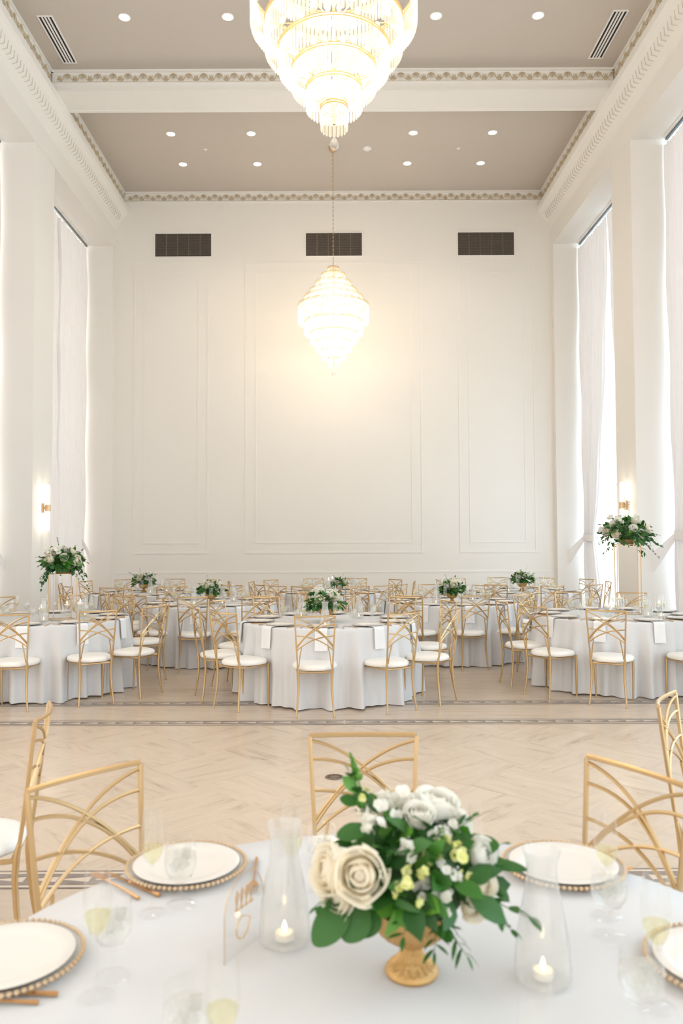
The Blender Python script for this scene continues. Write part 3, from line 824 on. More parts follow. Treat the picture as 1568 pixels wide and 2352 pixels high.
def knife_builder():
    r = MB(); r.tube([(0, -.115, .004), (0, -.06, .0048), (0, 0, .004)], [.0052, .0045, .0032], 6)
    r.add([(-.004, 0, .004), (.004, 0, .004), (.008, .05, .004), (.007, .085, .004), (-.003, .105, .004), (-.004, 0, .0055), (.003, 0, .0055), (-.003, .10, .0055)], [(4, 3, 2, 1, 0), (5, 6, 7), (0, 1, 6, 5), (6, 1, 2, 3), (6, 3, 4, 7), (0, 5, 7, 4)])
    return r.build('table_knife', M['copper'])
def carafe_builder():
    r = empty('candle_carafe')
    b = MB(); b.lathe([(.044, .001), (.051, .006), (.052, .03), (.047, .085), (.038, .14), (.030, .18), (.0275, .205), (.029, .222), (.036, .245), (.0352, .245), (.028, .222), (.0265, .205), (.029, .18), (.037, .14), (.046, .085), (.0505, .03), (.0495, .008), (.0, .007), (0, .001)], 48, flute=.012, nfl=24); b.build('glass_body', M['frost'], r)
    c = MB(); c.lathe([(0, .008), (.019, .008), (.019, .022), (0, .022)], 16); c.build('tealight', M['wax'], r)
    f = MB(); f.lathe([(0, .023), (.004, .028), (.0042, .034), (.0, .046)], 8); f.build('flame', M['flame'], r)
    return r
def cylinder_builder(h, rr, fill):
    def b():
        r = empty('glass_cylinder')
        g = MB(); g.lathe([(0, 0), (rr, 0), (rr, h), (rr - .002, h), (rr - .002, .006), (0, .006)], 28); g.build('glass_wall', M['glass'], r)
        w = MB(); w.lathe([(0, .007), (rr - .003, .007), (rr - .003, fill), (0, fill)], 24); w.build('water', M['clearwater'], r)
        return r
    return b
def floating_candle_builder():
    r = empty('floating_candle')
    c = MB(); c.lathe([(0, -.012), (.020, -.010), (.030, .004), (.033, .013), (.028, .016), (0, .014)], 24); c.build('wax', M['wax'], r)
    f = MB(); f.lathe([(0, .016), (.0055, .024), (.0062, .034), (.0, .056)], 10); f.build('flame', M['flame'], r)
    return r
def votive_builder():
    r = empty('votive_candle')
    c = MB(); c.lathe([(0, 0), (.028, 0), (.036, .058), (.034, .058), (.026, .004), (0, .004)], 24); c.build('glass_cup', M['frost'], r)
    c = MB(); c.lathe([(0, .005), (.022, .005), (.024, .03), (0, .03)], 18); c.build('wax', M['wax'], r)
    f = MB(); f.lathe([(0, .031), (.005, .038), (.0055, .046), (.0, .066)], 8); f.build('flame', M['flame'], r)
    return r

# ------------------------------------------------------------------ flowers
def leaf(mb, base, d, ln, wd, up=Vector((0, 0, 1)), bend=.25, fold=.25, nseg=4):
    d = Vector(d).normalized(); side = d.cross(up)
    if side.length < .05: side = d.cross(Vector((1, 0, 0)))
    side.normalize(); nn = side.cross(d).normalized(); base = Vector(base)
    vs = [tuple(base)]; fs = []
    prof = [.0, .72, 1.0, .78, .0] if nseg == 4 else [.0, .95, .0]
    n = len(prof) - 1
    for i in range(1, n + 1):
        t = i / n; c = base + d * ln * t - nn * bend * ln * t * t
        w = wd * prof[i]
        if i < n:
            up_ = nn * fold * w
            vs += [tuple(c - side * w + up_), tuple(c), tuple(c + side * w + up_)]
        else: vs.append(tuple(c))
    fs += [(0, 2, 1), (0, 3, 2)]
    for i in range(1, n - 1):
        a = 1 + (i - 1) * 3; fs += [(a, a + 1, a + 4, a + 3), (a + 1, a + 2, a + 5, a + 4)]
    a = 1 + (n - 2) * 3; T = len(vs) - 1; fs += [(a, a + 1, T), (a + 1, a + 2, T)]
    mb.add(vs, fs)
def rose_mesh(mb, R, seed, layers=6, nu=6, nv=4):
    """petals wrapped like shells round a closed heart; outer ones open and roll back at the lip"""
    rnd = random.Random(seed)
    for L in range(layers):
        t = L / (layers - 1); n = 3 if t < .35 else (4 if t < .75 else 5)
        r0 = R * (.30 + .66 * t); top = radians(12 + 50 * t)
        for k in range(n):
            a0 = 2 * pi * k / n + L * 1.1 + rnd.uniform(-.2, .2); half = pi / n * 1.45; tw = rnd.uniform(-.06, .06); lift = rnd.uniform(.95, 1.06)
            def fn(u, v):
                uu = 2 * u - 1
                a = a0 + uu * half * (.35 + .65 * sin(min(1, v * 1.25) * pi / 2))
                edge = top + .30 * uu * uu * (1 + t)
                th = radians(165) * (1 - v) + edge * v
                rr = r0 * lift * (1 + tw * uu + .05 * uu * uu * (1 - 2 * (uu < 0)))
                roll = max(0, v - .80) * 5
                rad_ = rr * sin(th) + R * .20 * t * roll ** 1.6 + R * .02 * sin(uu * 5 + k) * v
                z = rr * cos(th) * (1.05 if t < .5 else .98) - R * .07 * t * roll ** 2
                return (rad_ * cos(a), rad_ * sin(a), z)
            mb.grid(fn, nu, nv)
def rose_builder(seed, R, far=False):
    def b():
        m = MB(); rose_mesh(m, R, seed, 3 if far else 5, 5 if far else 9, 5 if far else 10)
        m.sphere((0, 0, 0), R * .27, 8, 6)
        return m
    return b
def blossom_mesh(mb, c, R, n, seed, spread=1.0):
    """cluster of small ruffled florets"""
    rnd = random.Random(seed); c = Vector(c)
    for k in range(n):
        th = rnd.uniform(0, 2 * pi); ph = math.acos(rnd.uniform(-.25, 1)); p = c + Vector((sin(ph) * cos(th), sin(ph) * sin(th), cos(ph))) * R * spread * rnd.uniform(.55, 1)
        nn = (p - c).normalized(); q = nn.orthogonal().normalized(); s = nn.cross(q); fr = R * rnd.uniform(.38, .52)
        for j in range(5):
            a = 2 * pi * j / 5 + rnd.random() * .5
            d = q * cos(a) + s * sin(a)
            leaf(mb, p, d + nn * rnd.uniform(.4, 1.1), fr, fr * .62, nn, bend=rnd.uniform(-.3, .5), fold=-.25, nseg=4)
def oriented(mb, pos, axis, twist=0):
    ax = Vector(axis).normalized(); rot = Vector((0, 0, 1)).rotation_difference(ax).to_matrix().to_4x4()
    mb.xform(Matrix.Translation(pos) @ rot @ Matrix.Rotation(twist, 4, 'Z'))
    return mb
def sprig(mb, base, tip, nl, ln, wd, rnd, droop=.05, stem_r=.0014, round_=False):
    base, tip = Vector(base), Vector(tip); L = (tip - base).length
    pts = [base + (tip - base) * t - Vector((0, 0, 1)) * droop * (t * t - t) * -1 for t in (0, .25, .5, .75, 1)]
    pts = [tuple(p) for p in pts]; mb.tube(pts, [stem_r, stem_r, stem_r * .8, stem_r * .6, stem_r * .4], 4)
    d = (tip - base).normalized(); side = d.cross(Vector((0, 0, 1))); side = side.normalized() if side.length > .05 else Vector((1, 0, 0))
    for k in range(nl):
        t = (k + .6) / nl; p = base + (tip - base) * t + Vector((0, 0, 1)) * droop * (t - t * t)
        sgn = 1 if k % 2 else -1
        dd = d * .7 + side * sgn * .8 + Vector((rnd.uniform(-.3, .3), rnd.uniform(-.3, .3), rnd.uniform(-.2, .3)))
        leaf(mb, p, dd, ln * rnd.uniform(.75, 1.15), wd * rnd.uniform(.8, 1.1), bend=rnd.uniform(0, .4))
    leaf(mb, tip, d, ln * .8, wd * .7)
def mass(mb, c, rx, rz, n, ln, wd, rnd, lo=-.45):
    c = Vector(c)
    for k in range(n):
        th = rnd.uniform(0, 2 * pi); u = rnd.uniform(lo, 1); s = sqrt(max(0, 1 - u * u))
        dirv = Vector((s * cos(th), s * sin(th), u)); p = c + Vector((dirv.x * rx, dirv.y * rx, dirv.z * rz)) * rnd.uniform(.55, .9)
        dd = dirv + Vector((rnd.uniform(-.7, .7), rnd.uniform(-.7, .7), rnd.uniform(-.5, .3)))
        leaf(mb, p, dd, ln * rnd.uniform(.6, 1.25), wd * rnd.uniform(.7, 1.2), up=dirv + Vector((0, 0, .3)), bend=rnd.uniform(0, .5))

def footed_bowl(parent, s=1.0):
    b = MB(); b.lathe([(0, .0), (.049, .0), (.052, .006), (.050, .012), (.043, .018)], 40)
    b.lathe([(.045, .016), (.040, .020), (.029, .029), (.021, .042), (.018, .052)], 80, flute=.06, nfl=20)
    b.lathe([(.018, .052), (.022, .058), (.040, .064), (.060, .078), (.074, .098), (.080, .122), (.082, .13), (.078, .13), (.072, .10), (.055, .08), (0, .07)], 60, flute=.03, nfl=20)
    b.xform(Matrix.Scale(s, 4))
    return b.build('footed_bowl', M['bowl_gold'], parent)

def low_arrangement_builder(seed):
    def b():
        rnd = random.Random(seed); r = empty('flower_arrangement'); footed_bowl(r)
        f = MB(); f.sphere((0, 0, .15), .075, 12, 8, (1, 1, .7)); f.build('moss_core', M['foam'], r)
        m1 = MB(); mass(m1, (0, 0, .17), .19, .12, 130, .065, .019, rnd, -.35)
        for k in range(9):
            a = rnd.uniform(0, 2 * pi); rr = rnd.uniform(.16, .24); sprig(m1, (.05 * cos(a), .05 * sin(a), .18), (rr * cos(a), rr * sin(a), .10 + rnd.uniform(0, .25)), 7, .045, .013, rnd)
        m1.build('foliage', M['leaf'], r)
        m2 = MB(); mass(m2, (0, 0, .18), .17, .13, 36, .06, .017, rnd, -.2); m2.build('light_foliage', M['leaf2'], r)
        for k in range(9):
            a = 2 * pi * k / 6 + rnd.uniform(-.3, .3) if k < 6 else rnd.uniform(0, 2 * pi); el = rnd.uniform(.15, .7) if k < 6 else rnd.uniform(.9, 1.3)
            dv = Vector((cos(a) * cos(el), sin(a) * cos(el), sin(el))); R = rnd.choice((.036, .042, .048))
            q = rose_builder(seed * 7 + k, R, True)(); oriented(q, Vector((0, 0, .18)) + Vector((dv.x * .145, dv.y * .145, dv.z * .12)), dv, k)
            q.build('rose', M['rose'] if k % 3 else M['whiteflower'], r)
        for k in range(5):
            a = rnd.uniform(0, 2 * pi); el = rnd.uniform(.4, 1.3); q = MB()
            blossom_mesh(q, Vector((cos(a) * cos(el) * .17, sin(a) * cos(el) * .17, .18 + sin(el) * .15)), .030, 8, seed + k)
            q.build('blossom_cluster', M['whiteflower'], r)
        s = MB(); a = rnd.uniform(1.5, 2.5); sprig(s, (.05 * cos(a), .05 * sin(a), .25), (.09 * cos(a), .09 * sin(a), .38), 16, .014, .005, rnd, 0)
        s.build('snapdragon_spike', M['leaf2'], r)
        return r
    return b

def stand_builder(h, w):
    def b():
        r = empty('flower_stand')
        f = MB(); frame_pts = [(-w, -w), (w, -w), (w, w), (-w, w)]
        for i in range(4):
            a, c = frame_pts[i], frame_pts[(i + 1) % 4]
            f.tube([(*a, .006), (*c, .006)], .0055, 6)
        f.build('base_frame', M['gold_stand'], r)
        f = MB(); f.box(-w, w, -w, w, h - .006, h); f.build('top_plate', M['gold_stand'], r, False)
        for a in frame_pts:
            l = MB(); l.tube([(*a, 0), (*a, h)], .0058, 6); l.build('leg', M['gold_stand'], r)
        return r
    return b
def tall_arrangement_builder(seed, rx, rz, tall):
    def b():
        rnd = random.Random(seed); r = empty('flower_arrangement')
        f = MB(); f.lathe([(0, 0), (.07, 0), (.085, .05), (.07, .08), (0, .08)], 20); f.build('floral_bowl', M['bowl_gold'], r)
        f = MB(); f.sphere((0, 0, .12), .12, 12, 8, (1, 1, .75)); f.build('moss_core', M['foam'], r)
        m1 = MB(); mass(m1, (0, 0, .12), rx, rz, 210, .075, .022, rnd, -.7)
        for k in range(16):
            a = rnd.uniform(0, 2 * pi); rr = rx * rnd.uniform(1.0, 1.3)
            sprig(m1, (.1 * cos(a), .1 * sin(a), .14), (rr * cos(a), rr * sin(a), .10 + rnd.uniform(-.22, .14)), 8, .055, .014, rnd, .03)
        m1.build('foliage', M['leaf'], r)
        m2 = MB(); mass(m2, (0, 0, .14), rx * .95, rz, 60, .065, .020, rnd, -.3); m2.build('light_foliage', M['leaf2'], r)
        m3 = MB()
        for k in range(12):
            a = rnd.uniform(0, 2 * pi); rr = rx * rnd.uniform(.9, 1.35)
            sprig(m3, (.1 * cos(a), .1 * sin(a), .12), (rr * cos(a), rr * sin(a), rnd.uniform(-.2, .30)), 9, .04, .011, rnd, .02)
        m3.build('eucalyptus_sprigs', M['leaf3'], r)
        n = 14
        for k in range(n):
            a = 2 * pi * k / 8 + rnd.uniform(-.3, .3); el = rnd.uniform(-.15, .4) if k < 8 else rnd.uniform(.5, 1.3)
            dv = Vector((cos(a) * cos(el), sin(a) * cos(el), sin(el))); R = rnd.choice((.044, .052, .060))
            q = rose_builder(seed * 5 + k, R, True)(); oriented(q, Vector((0, 0, .13)) + Vector((dv.x * rx * .83, dv.y * rx * .83, dv.z * rz * .95)), dv, k)
            q.build('rose', M['rose'] if k % 3 else M['whiteflower'], r)
        for k in range(5):
            a = rnd.uniform(0, 2 * pi); el = rnd.uniform(.3, 1.2); q = MB()
            blossom_mesh(q, Vector((cos(a) * cos(el) * rx * .9, sin(a) * cos(el) * rx * .9, .13 + sin(el) * rz * 1.1)), .05, 16, seed + k)
            q.build('hydrangea', M['whiteflower'], r)
        s = MB()
        for (px, top) in tall:
            sprig(s, (px * .4, 0, .2), (px, -.02, top), 18, .022, .006, rnd, 0)
        s.build('tall_spike', M['leaf2'], r)
        return r
    return b

# ------------------------------------------------------------------ dressing one table
def dress(cx, cy, R, base, tname, skip=(), overrides={}, r_chair=1.30, seed=1, far=True, chairs=True, settings=True, plate_r=None, tuck=()):
    rnd = random.Random(seed); angs = []
    for k in range(10):
        a = base + 36 * k; idx = int(round((a - 270) / 36.0)) % 10; sn = SEATNAMES[idx]
        angs.append(radians(a))
        ar = radians(a)
        if k in overrides: x, y, fd = overrides[k]
        elif k in tuck: x, y, fd = cx + 1.19 * cos(ar), cy + 1.19 * sin(ar), a + 180
        else:
            j = rnd.uniform(-2.5, 2.5); rr = r_chair + rnd.uniform(-.03, .04); x, y = cx + rr * cos(ar + radians(j)), cy + rr * sin(ar + radians(j)); fd = a + 180 + rnd.uniform(-7, 7)
        if k not in skip:
            add_chair(x, y, fd, 'gold lattice-back chair with white seat, %s of the %s' % (sn, tname), 'gold banquet chairs with white seats')
        if not settings: continue
        pr = R - .185 if plate_r is None else plate_r; o = Vector((cos(ar), sin(ar), 0)); tq = Vector((-sin(ar), cos(ar), 0)); z = .7605
        P = Vector((cx, cy, z)) + o * pr; rz = ar - pi / 2
        place('charger', charger(M['bead_far']), tuple(P + Vector((0, 0, .001))), rz, 'beaded-rim charger plate at the %s seat of the %s' % (sn, tname), 'charger plate', 'beaded charger plates')
        place('plate', dinner_plate, tuple(P + Vector((0, 0, .004))), 0, 'white dinner plate at the %s seat of the %s' % (sn, tname), 'plate', 'white dinner plates')
        nk = Vector((cx, cy, z)) + o * (R + .004)
        place('napkin', napkin_builder, tuple(nk), ar - pi / 2, 'white napkin hanging over the edge at the %s seat, %s' % (sn, tname), 'napkin', 'napkins hanging from the tables')
        place('fork', fork_builder, tuple(P + tq * -.20 + o * .015 + Vector((0, 0, .0012))), rz + pi + rnd.uniform(-.1, .1), 'rose-gold fork beside the %s plate of the %s' % (sn, tname), 'fork', 'rose-gold forks')
        place('knife', knife_builder, tuple(P + tq * .20 + o * .015 + Vector((0, 0, .0012))), rz + pi + rnd.uniform(-.1, .1), 'rose-gold knife beside the %s plate of the %s' % (sn, tname), 'knife', 'rose-gold knives')
        place('flute', flute_builder, tuple(P + tq * (.10 + rnd.uniform(-.02, .02)) - o * .225), rnd.random() * 6, 'champagne flute with white wine, %s seat of the %s' % (sn, tname), 'champagne flute', 'champagne flutes')
        place('goblet', goblet_builder, tuple(P + tq * (.005 + rnd.uniform(-.02, .02)) - o * .235), rnd.random() * 6, 'stemmed goblet of iced water, %s seat of the %s' % (sn, tname), 'water goblet', 'water goblets')
    return angs

TUCK = {'R': (6,), 'B2': (1, 4), 'L': (4,), 'B1': (9, 6), 'C1': (1,), 'C3': (9,)}
TB = {
    'L': (-3.2, 8.85, .915, 277, 'left front-row table'),
    'M': (-.055, 8.52, .915, 266, 'middle front-row table'),
    'R': (3.17, 9.0, .915, 277, 'right front-row table'),
    'B1': (-1.70, 11.02, .915, 267, 'left second-row table'),
    'B2': (1.64, 11.05, .915, 275, 'right second-row table'),
    'C1': (-3.1, 13.3, .915, 262, 'left back-row table'),
    'C2': (-.02, 13.3, .915, 285, 'middle back-row table'),
    'C3': (3.12, 13.3, .915, 275, 'right back-row table'),
}
OV = {
    'M': {0: (-.17, 7.27, 92), 9: (-1.02, 7.62, 50), 8: (-1.37, 8.18, 22), 1: (.63, 7.48, 123), 2: (1.12, 7.90, 144)},
    'L': {0: (-3.06, 7.56, 96), 1: (-2.33, 7.87, 123), 2: (-1.91, 8.37, 153)},
    'R': {9: (2.63, 7.71, 62), 8: (2.07, 8.18, 33), 7: (1.90, 8.86, 8), 0: (3.55, 7.72, 92)},
    'B1': {0: (-1.73, 9.82, 96)},
    'B2': {0: (1.74, 9.88, 102)},
}
for i, key in enumerate(TB):
    cx, cy, R, base, nm = TB[key]
    place('table', table_builder, (cx, cy, 0), radians(20 + 13 * i), 'round banquet table under the white cloth, the %s' % nm, 'table', 'round banquet tables')
    angs = dress(cx, cy, R, base, nm, overrides=OV.get(key, {}), seed=20 + i, r_chair=1.33, tuck=TUCK.get(key, ()))
    tablecloth(cx, cy, R, angs, 40 + i, 'white tablecloth draped to the floor over the %s' % nm)

# low centrepieces
def low(key, sd, dx=0, dy=0, rz=0, sc=1.0):
    cx, cy, R, base, nm = TB[key]
    place('low%d' % sd, low_arrangement_builder(sd), (cx + dx, cy + dy, .7605), rz, 'white roses and greenery in a gold footed bowl, %s' % nm, 'flower arrangement', 'low floral centrepieces', sc)
low('M', 11, -.02, -.22, .3, 1.10); low('B1', 12, .03, -.12, 1.9, 1.0); low('B2', 13, -.04, -.25, .7, 1.02)
low('C1', 11, -.08, .1, 2.6, 1.05); low('C3', 12, .03, .05, 4.2, 1.05); low('C2', 13, .12, -.1, 3.5, .8)
for key, spots in (('M', ((-.03, -.66), (-.30, .25), (.33, .2))), ('B1', ((-.15, -.42), (.22, -.38), (.3, .2))), ('B2', ((-.28, -.42), (-.18, .25), (.30, .1))),
                   ('C1', ((.12, -.3), (.3, .1))), ('C3', ((.2, -.25), (-.25, -.2))), ('C2', ((-.3, -.2), (.35, .1)))):
    cx, cy, R, base, nm = TB[key]
    posn = ('in front of the flowers', 'left of the flowers', 'right of the flowers')
    for j, (dx, dy) in enumerate(spots):
        pn = 'in front' if abs(dx) < .2 and dy < -.25 else ('left' if dx < 0 else 'right')
        pn = {'in front': 'before the flowers', 'left': 'left of the flowers', 'right': 'right of the flowers'}[pn]
        if key == 'B1' and j == 1: pn = 'just right of the bowl'
        if key == 'B2' and j == 1: pn = 'behind the flowers'
        place('carafe', carafe_builder, (cx + dx, cy + dy, .7605), j * 1.1, 'frosted ribbed glass carafe candle holder %s, %s' % (pn, nm), 'candle holder', 'frosted glass carafes')
for dx, dy, key in ((-.06, -.25, 'C2'), (.0, .28, 'C2')):
    cx, cy, R, base, nm = TB[key]; w = 'in front' if dy < 0 else 'behind'
    place('cyl24', cylinder_builder(.24, .042, .19), (cx + dx, cy + dy, .7605), 0, 'clear glass cylinder of water %s on the %s' % (w, nm), 'candle holder', 'clear glass cylinders')
    place('float', floating_candle_builder, (cx + dx, cy + dy, .7605 + .192), 0, 'lit floating candle in the %s cylinder, %s' % (w, nm), 'candle', 'floating candles')

# tall centrepieces
place('stand_short', stand_builder(.50, .122), (-2.95, 8.70, .7605), radians(32), 'slender gold flower stand of medium height on the left front-row table', 'flower stand', 'gold flower stands')
place('tall1', tall_arrangement_builder(31, .215, .145, ((-.06, .38), (.13, .30))), (-2.95, 8.70, 1.261), .4, 'white rose and greenery arrangement on the shorter gold stand, left', 'flower arrangement', 'raised floral arrangements')
place('stand_tall', stand_builder(.79, .125), (3.36, 9.12, .7605), radians(-13), 'tall slender gold flower stand on the right front-row table', 'flower stand', 'gold flower stands')
place('tall2', tall_arrangement_builder(33, .29, .165, ((-.03, .52), (.03, .48))), (3.36, 9.12, 1.551), 0, 'large white flower and greenery arrangement on the tallest gold stand', 'flower arrangement', 'raised floral arrangements')
t = MB(); t.tube([(.0, 0, .1), (-.08, 0, .22), (-.17, -.02, .30)], .003, 5)
tul = CACHE['tall2']; t.build('tulip_stem', M['stem'], tul)
for (a, bpos) in (((-.20, -.02, .315), (-.7, 0, .7)), ((-.31, -.02, .17), (-1, 0, .3))):
    q = rose_builder(3, .034, True)(); oriented(q, Vector(a), bpos); q.build('tulip', M['whiteflower'], tul)
for (x, y, h, nm2, tn) in ((-2.66, 8.40, 2, 'right of the stand', 'left front-row table'), (-3.15, 8.62, 1, 'left of the stand', 'left front-row table'), (-3.05, 9.15, 1, 'behind the stand', 'left front-row table'),
                           (3.13, 8.75, 2, 'left of the stand', 'right front-row table'), (2.93, 8.55, 1, 'farthest left of the stand', 'right front-row table'), (3.62, 8.9, 1, 'right of the stand', 'right front-row table')):
    if h == 2: place('cyl24', cylinder_builder(.24, .042, .19), (x, y, .7605), 0, 'taller clear glass cylinder of water %s, %s' % (nm2, tn), 'candle holder', 'clear glass cylinders'); zc = .192
    else: place('cyl15', cylinder_builder(.16, .038, .115), (x, y, .7605), 0, 'short clear glass cylinder of water %s, %s' % (nm2, tn), 'candle holder', 'clear glass cylinders'); zc = .117
    place('float', floating_candle_builder, (x, y, .7605 + zc), 0, 'lit floating candle %s, %s' % (nm2, tn), 'candle', 'floating candles')
for (x, y, nm2, tn) in ((-3.08, 8.50, 'before the stand', 'left front-row table'), (-2.80, 9.0, 'behind the stand', 'left front-row table'),
                        (3.42, 8.70, 'before the stand', 'right front-row table'), (3.22, 9.3, 'behind the stand', 'right front-row table')):
    place('carafe', carafe_builder, (x, y, .7605), 1.0, 'frosted ribbed glass carafe candle holder %s, %s' % (nm2, tn), 'candle holder', 'frosted glass carafes')
place('votive', votive_builder, (3.50, 8.55, .7605), 0, 'small glowing votive candle on the right front-row table', 'candle', 'votive candles')

# ------------------------------------------------------------------ near table
NX, NY, NR = .10, 1.45, .865
nt = place('table', table_builder, (NX, NY, 0), .4, 'round banquet table under the white cloth in the foreground', 'table', 'round banquet tables')
nt.scale = (.945, .945, 1)
tablecloth(NX, NY, NR, [radians(a) for a in (90, 134, 49)], 77, 'white tablecloth on the round table in the foreground')
for x, y, fd, pos in ((.10, 2.73, 270, 'directly behind the big foreground flowers'), (-.675, 2.28, 320, 'at the left of the foreground table'), (.83, 2.31, 208, 'at the right of the foreground table'),
                      (-1.20, 3.18, 192, 'seen edge-on at the left edge of the picture'), (1.44, 3.36, -33, 'facing away at the right edge of the picture'), (-1.74, 3.72, 240, 'only a corner showing past the left edge')):
    add_chair(x, y, fd, 'gold lattice-back chair with white seat, ' + pos, 'gold banquet chairs with white seats')
near_seats = [((-.375, 2.05), 128, 'back left'), ((.575, 2.04), 50, 'back right'), ((.11, 2.12), 90, 'back middle'), ((-.65, 1.60), 170, 'left'), ((.755, 1.57), 12, 'right'), ((-.425, 1.215), 205, 'front left')]
for (x, y), a, nm in near_seats:
    place('charger_gold', charger(M['bead']), (x, y, .7615), 0, 'gold-beaded charger plate, %s of the foreground table' % nm, 'charger plate', 'gold-beaded chargers in the foreground')
    place('plate', dinner_plate, (x, y, .7645), 0, 'white dinner plate, %s of the foreground table' % nm, 'plate', 'white dinner plates')
for (x, y, nm) in ((-.408, 1.813, 'before the back left plate'), (-.436, 1.489, 'beside the left plate'), (-.165, 1.19, 'at the bottom edge, left of the flowers'), (-.098, 1.854, 'behind the left carafe'),
                   (.315, 1.86, 'behind the right side of the flowers'), (.60, 1.79, 'before the back right plate'), (.572, 1.445, 'beside the right plate'), (.276, 1.12, 'at the bottom edge, right of the flowers')):
    place('flute', flute_builder, (x, y, .7605), 0, 'flute of white wine on the foreground table, ' + nm, 'champagne flute', 'champagne flutes')
for (x, y, nm) in ((-.353, 1.855, 'at the back left plate'), (-.425, 1.555, 'at the left plate'), (-.23, 1.26, 'at the front left plate'), (.575, 1.70, 'at the back right plate'), (.512, 1.36, 'at the right plate'), (-.03, 1.93, 'at the back middle plate')):
    place('goblet', goblet_builder, (x, y, .7605), 0, 'stemmed goblet of iced water on the foreground table, ' + nm, 'water goblet', 'water goblets')
for (x, y, nm) in ((-.105, 1.685, 'left of'), (.392, 1.535, 'right of')):
    place('carafe', carafe_builder, (x, y, .7605), 0, 'frosted glass carafe candle holder %s the big foreground flowers' % nm, 'candle holder', 'frosted glass carafes')
for kind, bd, x0, y0, x1, y1, lab, cat, g in (
        ('knife', knife_builder, -.552, 2.011, -.411, 1.896, 'rose-gold knife beside the back left plate, foreground table', 'knife', 'rose-gold knives'),
        ('fork', fork_builder, -.538, 1.961, -.445, 1.872, 'rose-gold fork beside the back left plate, foreground table', 'fork', 'rose-gold forks'),
        ('knife', knife_builder, -.70, 1.496, -.508, 1.490, 'rose-gold knife at lower left, below the left plate, foreground table', 'knife', 'rose-gold knives'),
        ('fork', fork_builder, -.70, 1.469, -.519, 1.465, 'rose-gold fork at lower left, below the left plate, foreground table', 'fork', 'rose-gold forks'),
        ('fork', fork_builder, -.20, 2.03, -.205, 2.13, 'rose-gold fork right of the back left plate, foreground table', 'fork', 'rose-gold forks'),
        ('knife', knife_builder, .72, 2.02, .585, 1.915, 'rose-gold knife before the back right plate, foreground table', 'knife', 'rose-gold knives')):
    d = Vector((x1 - x0, y1 - y0, 0)).normalized()
    # handle end nearest (x1, y1)
    place(kind, bd, (x1 - d.x * .115, y1 - d.y * .115, .762), atan2(-d.y, -d.x) - pi / 2, lab, cat, g)
# acrylic table number with gold script
r = empty('table_number_sign')
a = MB(); arch = [(-.07, 0), (.07, 0)] + [(.07 * cos(t), .085 + .07 * sin(t)) for t in [pi * k / 16 for k in range(17)]]
n = len(arch); vs = [(x, -.0015, z) for x, z in arch] + [(x, .0015, z) for x, z in arch]
a.add(vs, [tuple(range(n)), tuple(range(2 * n - 1, n - 1, -1))] + [(i, i + n, (i + 1) % n + n, (i + 1) % n) for i in range(n)])
a.build('acrylic_panel', M['acrylic'], r, False)
a = MB(); a.tube([(x, 0, z) for x, z in arch[1:] + arch[:1]], .0012, 5, False); a.build('gold_edge', M['gold_stand'], r)
a = MB()
def stroke(pts, rr=.0016): a.tube([(x, -.003, z) for x, z in pts], rr, 5)
for k in range(4):
    x = -.036 + k * .017
    stroke([(x, .088), (x + .010, .120), (x + .006, .128), (x + .001, .116), (x + .005, .088), (x + .014, .090)])
stroke([(-.012 + .022 * cos(t) * (.6 + .1 * t), .050 + .022 * sin(t)) for t in [pi * .3 + k * .35 for k in range(12)]])
stroke([(.004, .066), (.018, .058), (.006, .036), (-.010, .026)])
a.build('gold_script', M['gold_stand'], r)
r.location = (-.185, 1.66, .7605); r.rotation_euler = (0, 0, radians(62))
tag(r, 'clear arched acrylic sign with gold script beside the left carafe', 'sign')

